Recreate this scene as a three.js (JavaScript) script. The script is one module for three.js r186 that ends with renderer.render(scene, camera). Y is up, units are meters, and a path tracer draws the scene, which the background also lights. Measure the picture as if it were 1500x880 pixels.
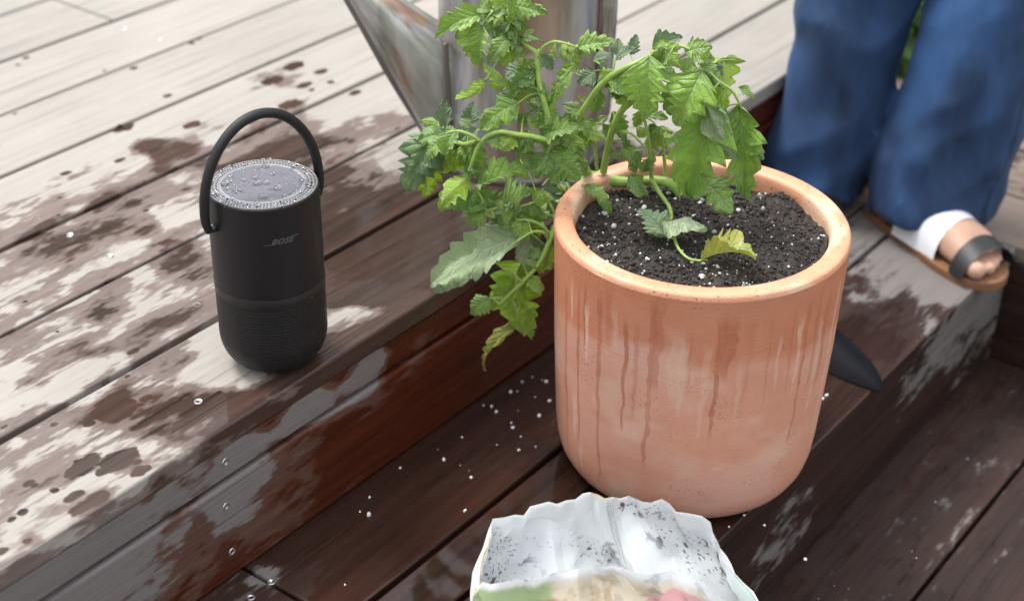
import * as THREE from 'three';
import { RoundedBoxGeometry } from 'three/addons/geometries/RoundedBoxGeometry.js';
import { mergeGeometries, toCreasedNormals } from 'three/addons/utils/BufferGeometryUtils.js';
import { FontLoader } from 'three/addons/loaders/FontLoader.js';
import { TextGeometry } from 'three/addons/geometries/TextGeometry.js';

// ---------------------------------------------------------------- camera
const V = (x, y, z) => new THREE.Vector3(x, y, z);
const scene = new THREE.Scene();
const FOC = 2294.3, PITCH = 0.54706, YAW = 0.64645, ROLL = 0.01432;   // focal length in photo pixels (1500 x 880)
const EYE = V(0, 0.8848, 0.9479);
const fwd = V(Math.cos(YAW) * Math.cos(PITCH), -Math.sin(PITCH), -Math.sin(YAW) * Math.cos(PITCH));
const right0 = new THREE.Vector3().crossVectors(fwd, V(0, 1, 0)).normalize();
const up0 = new THREE.Vector3().crossVectors(right0, fwd);
const rightV = right0.clone().multiplyScalar(Math.cos(ROLL)).addScaledVector(up0, Math.sin(ROLL));
const upV = up0.clone().multiplyScalar(Math.cos(ROLL)).addScaledVector(right0, -Math.sin(ROLL));
const camera = new THREE.PerspectiveCamera(2 * Math.atan(440 / FOC) * 180 / Math.PI, 1024 / 600, 0.05, 400);
camera.position.copy(EYE);
camera.quaternion.setFromRotationMatrix(new THREE.Matrix4().makeBasis(rightV, upV, fwd.clone().negate()));
camera.focus = 1.56;
camera.userData.fStop = 3.8;
scene.add(camera);

// ---------------------------------------------------------------- sky, sun, exposure
const sunDir = V(-0.05, 1.25, -0.62).normalize();
{
  const W = 256, H = 128, d = new Float32Array(W * H * 4);
  for (let j = 0; j < H; j++) for (let i = 0; i < W; i++) {
    const el = ((j + 0.5) / H - 0.5) * Math.PI, az = ((i + 0.5) / W) * 2 * Math.PI - Math.PI;
    const dir = V(Math.cos(el) * Math.cos(az), Math.sin(el), Math.cos(el) * Math.sin(az));
    const c = Math.max(0, dir.dot(sunDir)), s = Math.max(0, Math.sin(el));
    let L = 1.12 * (0.34 + 0.66 * s) * (1 + 0.35 * Math.pow(c, 3));   // overcast: a third as bright at the horizon as overhead
    let r = 0.97 * L, g = 1.0 * L, b = 1.06 * L;
    if (el < 0) { const k = 0.22; r = k * 0.95; g = k; b = k * 0.8; }
    const o = (j * W + i) * 4; d[o] = r; d[o + 1] = g; d[o + 2] = b; d[o + 3] = 1;
  }
  const t = new THREE.DataTexture(d, W, H, THREE.RGBAFormat, THREE.FloatType);
  t.mapping = THREE.EquirectangularReflectionMapping; t.magFilter = THREE.LinearFilter; t.minFilter = THREE.LinearFilter; t.needsUpdate = true;
  scene.background = t; scene.environment = t;
}
const sun = new THREE.DirectionalLight(new THREE.Color(1, 0.965, 0.91), 2.1);
sun.position.copy(sunDir).multiplyScalar(8).add(V(1.3, 0, 0)); sun.target.position.set(1.3, 0, 0);
sun.castShadow = true; sun.shadow.radius = 36; sun.shadow.mapSize.set(2048, 2048);
Object.assign(sun.shadow.camera, { left: -3, right: 3, top: 3, bottom: -3, near: 0.5, far: 20 });
scene.add(sun, sun.target);
const renderer = new THREE.WebGLRenderer({ antialias: true });
renderer.setSize(1024, 600);
renderer.shadowMap.enabled = true; renderer.shadowMap.type = THREE.PCFSoftShadowMap;
renderer.toneMapping = THREE.LinearToneMapping;
renderer.toneMappingExposure = 1.85;

// ---------------------------------------------------------------- helpers
let seed = 7;
const rnd = () => { seed = (seed + 0x6D2B79F5) | 0; let t = Math.imul(seed ^ (seed >>> 15), 1 | seed); t = (t + Math.imul(t ^ (t >>> 7), 61 | t)) ^ t; return ((t ^ (t >>> 14)) >>> 0) / 4294967296; };
const rr = (a, b) => a + (b - a) * rnd();
const clamp = (x, a = 0, b = 1) => x < a ? a : x > b ? b : x;
const lerp = (a, b, t) => a + (b - a) * t;
const sst = (a, b, x) => { const t = clamp((x - a) / (b - a)); return t * t * (3 - 2 * t); };
const HT = new Float32Array(65536); { const keep = seed; seed = 99; for (let i = 0; i < 65536; i++) HT[i] = rnd(); seed = keep; }
function noise(x, y) {            // value noise 0..1
  const xi = Math.floor(x), yi = Math.floor(y), fx = x - xi, fy = y - yi, u = fx * fx * (3 - 2 * fx), v = fy * fy * (3 - 2 * fy);
  const a = (xi & 255), b = ((xi + 1) & 255), c = (yi & 255) << 8, d = ((yi + 1) & 255) << 8;
  const p = HT[a | c], q = HT[b | c], r = HT[a | d], s = HT[b | d];
  return p + (q - p) * u + (r - p) * v + (p - q - r + s) * u * v;
}
const fbm = (x, y, o = 4) => { let s = 0, a = 0.5, n = 0; for (let i = 0; i < o; i++) { s += a * noise(x + i * 17.3, y + i * 9.1); n += a; a *= 0.5; x *= 2.03; y *= 2.03; } return s / n; };
const noise3 = (x, y, z) => (noise(x + z * 1.7, y - z * 0.9) + noise(y + 31.7 + x * 0.6, z + 11.3 - x * 0.4) + noise(z + 57.1 + y * 0.3, x - 23.9)) / 3;
const toS = new Uint8Array(4097); for (let i = 0; i <= 4096; i++) { const c = i / 4096; toS[i] = Math.round(255 * (c <= 0.0031308 ? 12.92 * c : 1.055 * Math.pow(c, 1 / 2.4) - 0.055)); }
const enc = c => toS[clamp(Math.round(c * 4096), 0, 4096)];
// a colour texture and a second one with bump (red) and roughness (green); fn(u, v, out) fills out = [r, g, b, bump, rough]
function surface(W, H, fn, wrapS = THREE.MirroredRepeatWrapping, wrapT = wrapS) {
  const a = new Uint8Array(W * H * 4), b = new Uint8Array(W * H * 4), o = [0, 0, 0, 0.5, 0.5];
  for (let j = 0; j < H; j++) for (let i = 0; i < W; i++) {
    fn((i + 0.5) / W, (j + 0.5) / H, o);
    const k = (j * W + i) * 4;
    a[k] = enc(o[0]); a[k + 1] = enc(o[1]); a[k + 2] = enc(o[2]); a[k + 3] = 255;
    b[k] = clamp(o[3]) * 255; b[k + 1] = clamp(o[4]) * 255; b[k + 2] = 0; b[k + 3] = 255;
  }
  const mk = (d, srgb) => { const t = new THREE.DataTexture(d, W, H); t.wrapS = wrapS; t.wrapT = wrapT; t.magFilter = THREE.LinearFilter; t.minFilter = THREE.LinearMipmapLinearFilter; t.generateMipmaps = true; t.anisotropy = 8; if (srgb) t.colorSpace = THREE.SRGBColorSpace; t.needsUpdate = true; return t; };
  return { map: mk(a, true), aux: mk(b, false) };
}
const std = (o) => new THREE.MeshStandardMaterial({ side: THREE.DoubleSide, ...o });
const phys = (o) => new THREE.MeshPhysicalMaterial({ side: THREE.DoubleSide, ...o });
const lin = (r, g, b) => new THREE.Color().setRGB(r, g, b);
const textured = (t, bump, o = {}) => phys({ map: t.map, roughnessMap: t.aux, roughness: 1, bumpMap: t.aux, bumpScale: bump, ...o });

const taken = {};
const numbered = n => { const k = taken[n] = (taken[n] ?? -1) + 1; return k ? `${n}_${String(k).padStart(3, '0')}` : n; };
function part(name, geo, mat, parent) { const m = new THREE.Mesh(geo, mat); m.name = name; m.castShadow = m.receiveShadow = true; parent.add(m); return m; }
function thing(name, label, category, pos = [0, 0, 0], turn = 0, group) {
  const g = new THREE.Group(); g.name = numbered(name); g.position.set(...pos); g.rotation.y = turn; g.userData = { label, category };
  if (group) g.userData.group = group; scene.add(g); return g;
}
function setting(name, label, category, geo, mat) {
  const o = geo ? new THREE.Mesh(geo, mat) : new THREE.Group(); o.name = numbered(name); o.userData = { label, category, kind: 'structure' };
  o.castShadow = o.receiveShadow = true; scene.add(o); return o;
}
function stuff(o, name, label, category) { o.name = numbered(name); o.userData = { label, category, kind: 'stuff' }; o.castShadow = o.receiveShadow = true; scene.add(o); return o; }
// a photo pixel as a direction from the eye, and where it meets a level, a riser or an upright plane
const ray = (px, py) => fwd.clone().multiplyScalar(FOC).addScaledVector(rightV, px - 750).addScaledVector(upV, 440 - py).normalize();
const onLevel = (px, py, y) => { const d = ray(px, py); return EYE.clone().addScaledVector(d, (y - EYE.y) / d.y); };
const onRiser = (px, py, z) => { const d = ray(px, py); return EYE.clone().addScaledVector(d, (z - EYE.z) / d.z); };

function tube(pts, radii, sides = 8, per = 6) {   // tapered tube through points
  const c = new THREE.CatmullRomCurve3(pts, false, 'centripetal'), n = Math.max(2, (pts.length - 1) * per), P = [], N = [], I = [], UV = [];
  let nrm = null, prev = null;
  for (let i = 0; i <= n; i++) {
    const t = i / n, p = c.getPoint(t), tan = c.getTangent(t);
    if (!nrm) { nrm = Math.abs(tan.y) < 0.9 ? V(0, 1, 0) : V(1, 0, 0); }
    nrm = nrm.clone().addScaledVector(tan, -nrm.dot(tan)).normalize();
    const b = new THREE.Vector3().crossVectors(tan, nrm), f = t * (radii.length - 1), k = Math.min(radii.length - 2, Math.floor(f)), r = lerp(radii[k], radii[k + 1], f - k);
    for (let j = 0; j <= sides; j++) {
      const a = j / sides * 2 * Math.PI, d = nrm.clone().multiplyScalar(Math.cos(a)).addScaledVector(b, Math.sin(a));
      P.push(p.x + d.x * r, p.y + d.y * r, p.z + d.z * r); N.push(d.x, d.y, d.z); UV.push(j / sides, t);
      if (i < n && j < sides) { const q = i * (sides + 1) + j, s = q + sides + 1; I.push(q, q + 1, s, s, q + 1, s + 1); }
    }
  }
  for (const e of [0, n]) {   // end caps
    const o = P.length / 3, p = c.getPoint(e / n), tn = c.getTangent(e / n).multiplyScalar(e ? 1 : -1);
    P.push(p.x, p.y, p.z); N.push(tn.x, tn.y, tn.z); UV.push(0.5, 0.5);
    for (let j = 0; j < sides; j++) { const q = e * (sides + 1) + j; e ? I.push(o, q, q + 1) : I.push(o, q + 1, q); }
  }
  const g = new THREE.BufferGeometry(); g.setAttribute('position', new THREE.Float32BufferAttribute(P, 3)); g.setAttribute('normal', new THREE.Float32BufferAttribute(N, 3)); g.setAttribute('uv', new THREE.Float32BufferAttribute(UV, 2)); g.setIndex(I);
  return g;
}
// naive surface nets over a signed distance
function netMesh(sdf, lo, hi, cell) {
  const nx = Math.ceil((hi[0] - lo[0]) / cell) + 1, ny = Math.ceil((hi[1] - lo[1]) / cell) + 1, nz = Math.ceil((hi[2] - lo[2]) / cell) + 1;
  const f = new Float32Array(nx * ny * nz), id = new Int32Array(nx * ny * nz).fill(-1), P = [], I = [];
  const at = (i, j, k) => (k * ny + j) * nx + i;
  for (let k = 0; k < nz; k++) for (let j = 0; j < ny; j++) for (let i = 0; i < nx; i++) f[at(i, j, k)] = sdf(lo[0] + i * cell, lo[1] + j * cell, lo[2] + k * cell);
  const E = [[0, 1], [2, 3], [4, 5], [6, 7], [0, 2], [1, 3], [4, 6], [5, 7], [0, 4], [1, 5], [2, 6], [3, 7]];
  for (let k = 0; k < nz - 1; k++) for (let j = 0; j < ny - 1; j++) for (let i = 0; i < nx - 1; i++) {
    const v = []; let m = 0; for (let c = 0; c < 8; c++) { v[c] = f[at(i + (c & 1), j + (c >> 1 & 1), k + (c >> 2))]; if (v[c] < 0) m |= 1 << c; }
    if (m === 0 || m === 255) continue;
    let x = 0, y = 0, z = 0, n = 0;
    for (const [a, b] of E) if ((v[a] < 0) !== (v[b] < 0)) { const t = v[a] / (v[a] - v[b]); x += lerp(a & 1, b & 1, t); y += lerp(a >> 1 & 1, b >> 1 & 1, t); z += lerp(a >> 2, b >> 2, t); n++; }
    id[at(i, j, k)] = P.length / 3; P.push(lo[0] + (i + x / n) * cell, lo[1] + (j + y / n) * cell, lo[2] + (k + z / n) * cell);
  }
  for (let k = 1; k < nz - 1; k++) for (let j = 1; j < ny - 1; j++) for (let i = 1; i < nx - 1; i++) {
    const a = f[at(i, j, k)] < 0;
    const quad = (p, q, r, s, flip) => { if (p < 0 || q < 0 || r < 0 || s < 0) return; flip ? I.push(p, r, q, p, s, r) : I.push(p, q, r, p, r, s); };
    if (a !== f[at(i + 1, j, k)] < 0) quad(id[at(i, j - 1, k - 1)], id[at(i, j, k - 1)], id[at(i, j, k)], id[at(i, j - 1, k)], !a);
    if (a !== f[at(i, j + 1, k)] < 0) quad(id[at(i - 1, j, k - 1)], id[at(i - 1, j, k)], id[at(i, j, k)], id[at(i, j, k - 1)], !a);
    if (a !== f[at(i, j, k + 1)] < 0) quad(id[at(i - 1, j - 1, k)], id[at(i, j - 1, k)], id[at(i, j, k)], id[at(i - 1, j, k)], !a);
  }
  const g = new THREE.BufferGeometry(); g.setAttribute('position', new THREE.Float32BufferAttribute(P, 3)); g.setIndex(I); g.computeVertexNormals();
  return g;
}
const capsule = (x, y, z, a, b, ra, rb) => {   // distance to a tapered capsule
  const bx = b[0] - a[0], by = b[1] - a[1], bz = b[2] - a[2], px = x - a[0], py = y - a[1], pz = z - a[2];
  const t = clamp((px * bx + py * by + pz * bz) / (bx * bx + by * by + bz * bz));
  return Math.hypot(px - bx * t, py - by * t, pz - bz * t) - lerp(ra, rb, t);
};
const smin = (a, b, k) => { const h = clamp(0.5 + 0.5 * (b - a) / k); return lerp(b, a, h) - k * h * (1 - h); };

// ---------------------------------------------------------------- levels of the place
const STEP = 0.182, TREAD = -STEP, LOWER = -2 * STEP, PITCHW = 0.15, END = 2.19;

// ---------------------------------------------------------------- wood: wet and dry patches, grain, boards' own tone
// dryness is read off the photograph at points of the boards (dry > 0 > wet) and broken up along the grain
function field(pts, x0, x1, s0, s1, n = 160) {
  const g = new Float32Array(n * n);
  for (let j = 0; j < n; j++) for (let i = 0; i < n; i++) {
    const x = lerp(x0, x1, i / (n - 1)), s = lerp(s0, s1, j / (n - 1)); let a = 0, b = 1e-9;
    for (const [px, ps, v] of pts) { const d2 = (x - px) ** 2 * 0.45 + (s - ps) ** 2 + 1e-5, w = 1 / (d2 * d2); a += w * v; b += w; }
    g[j * n + i] = a / b;
  }
  return (u, v) => { const x = clamp(u) * (n - 1), y = clamp(v) * (n - 1), i = Math.min(n - 2, x | 0), j = Math.min(n - 2, y | 0), fx = x - i, fy = y - j, k = j * n + i; return lerp(lerp(g[k], g[k + 1], fx), lerp(g[k + n], g[k + n + 1], fx), fy); };
}
function wood({ W, H, x0, x1, s0, s1, pts, boards, dry = [0.335, 0.309, 0.278], wet = [0.058, 0.037, 0.029], ragged = 1, puddle, spots, dampC }) {
  const F = field(pts, x0, x1, s0, s1), Q = puddle && field(puddle, x0, x1, s0, s1);
  const bins = spots && Array.from({ length: 64 }, (_, i) => spots.filter(([sx, , sr, al]) => Math.abs(sx - lerp(x0, x1, (i + 0.5) / 64)) < sr * al * 1.6 + (x1 - x0) / 128));
  return surface(W, H, (u, v, o) => {
    const x = lerp(x0, x1, u), s = lerp(s0, s1, v), b = boards(s), off = b * 7.31, tone = HT[(b * 37 + 11) & 65535] - 0.5;
    const wob = (noise(x * 3 + off, s * 9) - 0.5) * 0.02;
    const g1 = fbm(x * 7 + off, (s + wob) * 150 + off, 4), g2 = noise(x * 40 + off, s * 900), g3 = fbm(x * 2.2 + off, (s + wob) * 45, 3);
    const pore = sst(0.72, 0.9, noise(x * 55 + off * 3, s * 1300 + off)) * 0.5;
    const crack = sst(0.80, 0.95, noise(x * 5 + off, s * 260 + off));
    let d = F(u, v) * 1.15 + ragged * ((fbm(x * 24 + off, s * 58 + off, 4) - 0.5) * 2.1 + (fbm(x * 75, s * 230, 2) - 0.5) * 0.9);
    if (bins) for (const [sx, ss, sr, al] of bins[Math.min(63, u * 64 | 0)]) { const dx = (x - sx) / al, dz = s - ss; if (Math.abs(dx) < sr * 1.5 && Math.abs(dz) < sr * 1.5) { const e = Math.hypot(dx, dz) / sr + (noise(x * 180, s * 260) - 0.5) * 0.35; d = Math.min(d, lerp(-1.5, d, sst(0.85, 1.05, e))); } }
    const k = sst(-0.26, 0.24, d + (g2 - 0.5) * 0.2 + (g1 - 0.5) * 0.25), damp = sst(-1.25, -0.6, d + (fbm(x * 14 + off, s * 40, 3) - 0.5) * 1.3);
    const q = Q ? sst(0.1, 0.25, Q(u, v) + (fbm(x * 30, s * 70, 3) - 0.5) * 0.9) : 0;
    const dv = 0.84 + 0.20 * g1 + 0.08 * (g2 - 0.5) + tone * 0.10 - 0.25 * crack - 0.1 * pore + (fbm(x * 6, s * 6, 3) - 0.5) * 0.16;
    const wv = 0.55 + 0.7 * g1 + 0.5 * (g3 - 0.5) + tone * 0.3 - 0.3 * crack ;
    for (let c = 0; c < 3; c++) { let w = wet[c] * wv * (c === 0 ? 1 + 0.3 * (g3 - 0.5) : 1); if (dampC) w = lerp(w, dampC[c] * (0.7 + 0.5 * g1 + 0.2 * (g2 - 0.5) + tone * 0.2), damp); o[c] = lerp(w, dry[c] * dv, k); }
    o[3] = 0.5 + 0.3 * (g1 - 0.5) + 0.22 * (g2 - 0.5) - 0.3 * crack - 0.15 * pore; o[3] = lerp(o[3], 0.55, (1 - k) * 0.45 + q * 0.5);
    o[4] = lerp(lerp(0.27 + 0.30 * damp + 0.22 * (g2 - 0.5), 0.06, q), 0.86, k);
  });
}
const lvl = (list, y) => list.map(([a, b, v]) => { const p = onLevel(a, b, y); return [p.x, p.z, v]; });
const rsr = (list, z, y0) => list.map(([a, b, v]) => { const p = onRiser(a, b, z); return [p.x, y0 - p.y, v]; });

const upperPts = lvl([
  [100, 20, 2], [300, 20, 2], [450, 20, 2], [150, 90, 2], [300, 100, 2], [450, 90, 1.6], [540, 60, 2], [950, 20, 2], [1080, 60, 2], [1150, 60, 2], [1050, 100, 2], [100, 180, 2], [200, 140, 2], [250, 190, 1.1], [400, 150, 0.9], [430, 158, 0.2], [480, 150, 1.2], [560, 140, 1.2], [400, 118, 0.5], [430, 95, 0.4], [250, 150, 1.3], [20, 60, 2], [20, 250, 1], [20, 400, 0.4], [20, 560, 0.4], [20, 760, 0.4],
  [100, 230, 1.2], [150, 250, 0.4], [165, 225, 0.9], [190, 240, 0.8], [215, 215, -0.9], [250, 225, -1], [280, 235, -0.8], [260, 262, 0.3], [140, 295, -0.6], [120, 280, 0.6], [240, 272, -0.5], [250, 310, 0.75], [265, 360, -0.9], [170, 367, 0.6], [280, 340, 0.2], [140, 340, -1], [105, 300, 0.1], [200, 330, -0.8], [105, 355, -0.7], [190, 300, -0.2],
  [415, 215, -1.2], [380, 200, -0.5], [330, 200, 0.8], [300, 180, 0.9], [490, 205, -0.5], [515, 190, 0.3], [530, 230, 0.2], [565, 215, 0.8], [490, 250, -1], [540, 260, -0.6], [580, 240, 0.8], [515, 300, -1], [565, 290, -0.9], [525, 350, -2], [565, 330, -2], [700, 350, -2], [650, 340, -2], [600, 400, -2], [520, 430, -2], [505, 467, 0.45], [640, 300, -1.5], [720, 250, -0.8], [800, 180, 0.3], [900, 100, 1.5], [830, 150, 0.8], [480, 400, -1.6],
  [120, 480, 0.5], [155, 460, -0.5], [210, 445, 0.5], [240, 470, -0.8], [155, 535, 0.6], [215, 505, -0.5], [265, 485, 0.4], [120, 555, 0.8], [120, 515, -0.3], [205, 405, 0.6], [230, 435, 0.4], [255, 385, -0.6], [305, 350, 0.6], [295, 395, -0.8], [170, 420, -0.5], [120, 440, 0.3], [150, 500, 0.1],
  [290, 540, 1.3], [340, 540, 1.3], [310, 500, 1.1], [260, 535, -0.4], [215, 580, -0.3], [170, 600, -1.2], [290, 605, -1.5], [255, 640, -0.9], [340, 590, -1.5], [120, 620, -0.4], [105, 628, 0.3], [127, 632, 0.2], [155, 655, 0.5], [240, 565, 0.4], [120, 675, 0.3], [110, 690, -0.8], [175, 675, -0.9], [205, 660, 0.5], [140, 700, 1], [190, 710, 0.9], [260, 665, 0.5], [115, 720, 0.7], [145, 730, -0.5], [105, 760, 0.7], [365, 560, 0.4], [400, 565, -1], [440, 530, -1.5], [515, 505, -1.5], [315, 620, -0.6], [225, 620, -0.5], [120, 742, -0.3],
].map(([a, b, v]) => [a, b, v < 1 ? v - 0.33 : v]), 0);
upperPts.push(...rsr([[95, 795, 0.0], [140, 768, -0.4], [190, 735, 0.1], [235, 708, -1], [270, 680, -0.2], [300, 662, -1.2], [360, 625, -1.4], [430, 580, -1.4], [520, 522, -1.5], [620, 460, -1.6], [50, 825, -0.3]], 0, 0));
const upperPuddle = [[0.2, -0.8, -1], ...lvl([[290, 595, 1], [320, 590, 0.8], [255, 625, 0.4], [525, 350, 1], [560, 345, 0.9], [600, 360, 1], [650, 345, 1], [170, 605, 0.5], [400, 400, -1], [300, 500, -1], [200, 680, -1], [500, 460, -0.4], [150, 350, -1], [450, 220, -0.6], [600, 250, -1], [300, 150, -1.5]], 0)];
const upperSpots = [[170, 600, 0.017], [112, 690, 0.010], [126, 676, 0.009], [175, 673, 0.014], [140, 730, 0.009], [118, 744, 0.008], [108, 726, 0.007], [150, 690, 0.006], [205, 690, 0.007], [430, 97, 0.012], [400, 118, 0.014], [425, 153, 0.014], [445, 125, 0.008], [470, 105, 0.008], [280, 183, 0.010], [180, 187, 0.012], [520, 135, 0.007], [365, 178, 0.008]].map(([a, b, r]) => { const p = onLevel(a, b, 0); return [p.x, p.z, r, rr(1.3, 1.9)]; });
for (let i = 0; i < 46; i++) upperSpots.push([rr(0.5, 1.5), -0.16 - 0.75 * Math.pow(rnd(), 1.4), rr(0.002, 0.0065), rr(1, 1.7)]);
for (let i = 0; i < 26; i++) upperSpots.push([rr(0.55, 0.85), rr(-0.14, -0.01), rr(0.0015, 0.005), rr(1, 1.7)]);
const woodUpper = wood({ W: 2048, H: 1536, x0: 0.4, x1: 2.3, s0: -1.6, s1: 0.03, pts: upperPts, boards: s => Math.floor(-s / PITCHW) + 3, puddle: upperPuddle, dampC: [0.158, 0.121, 0.106], spots: upperSpots });
const riserPts = rsr([[100, 800, 1], [180, 770, 0.9], [240, 730, 0.4], [230, 705, -0.6], [282, 690, 0.2], [300, 660, -1], [400, 600, -1.3], [350, 668, 0.7], [450, 600, 0.8], [540, 545, 0.5], [500, 540, -1.2], [600, 470, -2], [600, 520, -1], [110, 870, 0.8], [200, 830, 0.45], [250, 800, 0.05], [290, 775, -0.5], [320, 745, 0.5], [370, 700, 0.6], [330, 830, -1], [420, 700, -0.8], [500, 650, -1.5], [600, 600, -2], [700, 520, -2], [300, 860, -0.9], [440, 650, -0.6], [1100, 140, -2], [30, 840, 0.8]], 0, 0);
const woodRiser = wood({ W: 2048, H: 384, x0: 0.4, x1: 2.1, s0: -0.02, s1: 0.19, pts: riserPts, boards: s => s < 0.024 ? 3 : s < 0.06 ? 41 : 52, dry: [0.185, 0.165, 0.16], wet: [0.078, 0.019, 0.008], dampC: [0.105, 0.052, 0.038], ragged: 0.75 });
const treadPts = [...lvl([[420, 800, -2], [600, 720, -2], [700, 620, -2], [560, 850, -2], [760, 600, -1.5], [360, 860, -0.2], [375, 845, 0.3], [1300, 400, 0.4], [1250, 425, -0.2], [1350, 375, 0.8], [1390, 420, 0.7], [1330, 470, -0.5], [1260, 500, -1.2], [1380, 470, 0.0], [1100, 780, -1.6], [1220, 600, -1.5], [640, 860, -0.6], [700, 850, -0.8], [1260, 330, 0.2], [300, 880, -0.5]], TREAD),
  ...rsr([[1350, 550, -0.1], [1400, 480, 0.35], [1180, 760, -0.2], [1160, 775, 0.1], [1250, 660, -1.2], [1300, 600, -0.6], [1330, 640, -1], [1200, 790, -1.2]], 0.358, TREAD).map(([x, s, v]) => [x, 0.358 + s, v])];
const treadPuddle = [...lvl([[620, 800, 1], [600, 840, 1], [670, 760, 0.6], [560, 870, 0.9], [640, 870, 0.9], [690, 830, 0.7], [800, 560, 0.3], [770, 600, 0.2], [450, 800, -1], [520, 740, -1], [650, 660, -1], [1250, 550, -0.4], [1330, 430, -1], [1100, 790, 0]], TREAD)];
const woodTread = wood({ W: 2048, H: 768, x0: 0.5, x1: 2.1, s0: -0.03, s1: 0.56, pts: treadPts, boards: s => s < 0.132 ? 60 : s < 0.2 ? 71 : s < 0.358 ? 85 : 97, wet: [0.033, 0.0155, 0.011], dry: [0.165, 0.148, 0.14], puddle: treadPuddle, ragged: 0.65 });
const lowPts = []; for (let i = 0; i < 60; i++) lowPts.push([rr(0, 1.6), rr(0, 1.6), rr(-1.5, 0.1)]);
const woodLower = wood({ W: 1024, H: 1024, x0: 0, x1: 1.6, s0: 0, s1: 1.6, pts: lowPts, boards: s => Math.floor(s / 0.145) + 120, wet: [0.032, 0.017, 0.013], dry: [0.16, 0.145, 0.135], ragged: 0.8 });
const landPts = []; for (let i = 0; i < 40; i++) landPts.push([rr(0, 1.6), rr(0, 1.6), rr(-0.3, 1.0)]);
const woodLand = wood({ W: 1024, H: 1024, x0: 0, x1: 1.6, s0: 0, s1: 1.6, pts: landPts, boards: s => Math.floor(s / 0.15) + 180, wet: [0.06, 0.037, 0.028], dry: [0.21, 0.165, 0.14], ragged: 1 });
const film = { ior: 1.36 };   // a water film on wood
const mUpper = textured(woodUpper, 0.0011, film), mRiser = textured(woodRiser, 0.001, film), mTread = textured(woodTread, 0.001, film), mLower = textured(woodLower, 0.001, film), mLand = textured(woodLand, 0.001, film);
mUpper.name = 'weathered decking'; mRiser.name = 'wet hardwood fascia'; mTread.name = 'wet hardwood tread';
const END_GRAIN = std({ color: lin(0.12, 0.085, 0.065), roughness: 0.8 });

// a bevelled plank; its texture is laid in metres, running over the edge on to the upright faces
function plank(x0, x1, y0, y1, z0, z1, range, mapXS, bevel = 0.003) {
  const g = new RoundedBoxGeometry(x1 - x0, y1 - y0, z1 - z0, 2, bevel);
  g.translate((x0 + x1) / 2, (y0 + y1) / 2, (z0 + z1) / 2);
  const p = g.attributes.position, n = g.attributes.normal, uv = g.attributes.uv;
  for (let i = 0; i < p.count; i++) {
    const [x, s] = mapXS(p.getX(i), p.getY(i), p.getZ(i), n.getX(i), n.getY(i), n.getZ(i));
    uv.setXY(i, (x - range[0]) / (range[1] - range[0]), (s - range[2]) / (range[3] - range[2]));
  }
  return g;
}
const screwGeo = (() => {
  const P = [[0, -0.0012], [0.0014, -0.0012], [0.0018, -0.0002], [0.0038, 0.0004], [0.0043, 0.0001], [0.0045, -0.001]].map(([a, b]) => new THREE.Vector2(a, b));
  return new THREE.LatheGeometry(P, 14);
})();
const mScrew = std({ color: lin(0.55, 0.55, 0.56), roughness: 0.32, metalness: 0.9 });
function screw(board, p, n) { const m = part('screw', screwGeo, mScrew, board); m.position.copy(p); if (n) m.quaternion.setFromUnitVectors(V(0, 1, 0), n); m.rotateY(rr(0, 6)); return m; }

// ---------------------------------------------------------------- the ground and the deck
{
  const t = surface(512, 512, (u, v, o) => { const n = fbm(u * 40, v * 40, 4), m = fbm(u * 6 + 3, v * 6, 3); o[0] = 0.07 + 0.06 * n; o[1] = 0.06 + 0.06 * n + 0.03 * m; o[2] = 0.04 + 0.03 * n; o[3] = n; o[4] = 0.95; });
  const g = new THREE.PlaneGeometry(300, 300); g.rotateX(-Math.PI / 2); g.translate(0, -0.62, 0);
  const uv = g.attributes.uv; for (let i = 0; i < uv.count; i++) uv.setXY(i, uv.getX(i) * 150, uv.getY(i) * 150);
  setting('ground', 'bare brown earth and grass under the deck', 'ground', g, textured(t, 0.01));
}
const R_UP = [0.4, 2.3, -1.6, 0.03], R_RI = [0.4, 2.1, -0.02, 0.19], R_TR = [0.5, 2.1, -0.03, 0.56], R_LO = [0, 1.6, 0, 1.6];
const deck = setting('upper_deck', 'weathered timber deck boards, dry and pale at the back, wet at the front edge', 'deck');
const upperBoards = [];
for (let k = 0; k < 20; k++) {
  const z1 = -k * PITCHW - (k ? 0.0036 : 0), z0 = -(k + 1) * PITCHW + 0.0036, y = k ? rr(-0.0008, 0.0008) : 0;
  const map = k === 0 ? (x, yy, z, nx, ny, nz) => nz > 0.6 ? [x, Math.min(0.028, -yy)] : [x, z] : (x, yy, z, nx, ny, nz) => [x, Math.abs(nz) > 0.6 ? z - yy * 0.3 : z];
  const cuts = k === 6 ? [-1.2, 1.432, END] : k === 9 ? [-1.2, 0.9, END] : k === 4 ? [-1.2, 0.35, END] : [-1.2, END];
  for (let c = 0; c + 1 < cuts.length; c++) upperBoards[k] = part('board', plank(cuts[c] + (c ? 0.002 : 0), cuts[c + 1] - (c + 2 < cuts.length ? 0.002 : 0), y - 0.024, y, z0, z1, R_UP, map, k ? 0.0025 : 0.0035), mUpper, deck);
}
for (const [a, b] of [[102, 344], [160, 375], [221, 411], [288, 447], [290, 588]]) { const p = onLevel(a, b, 0), k = Math.floor(-p.z / PITCHW); screw(upperBoards[k], V(p.x, 0.0004, p.z)); }
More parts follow.
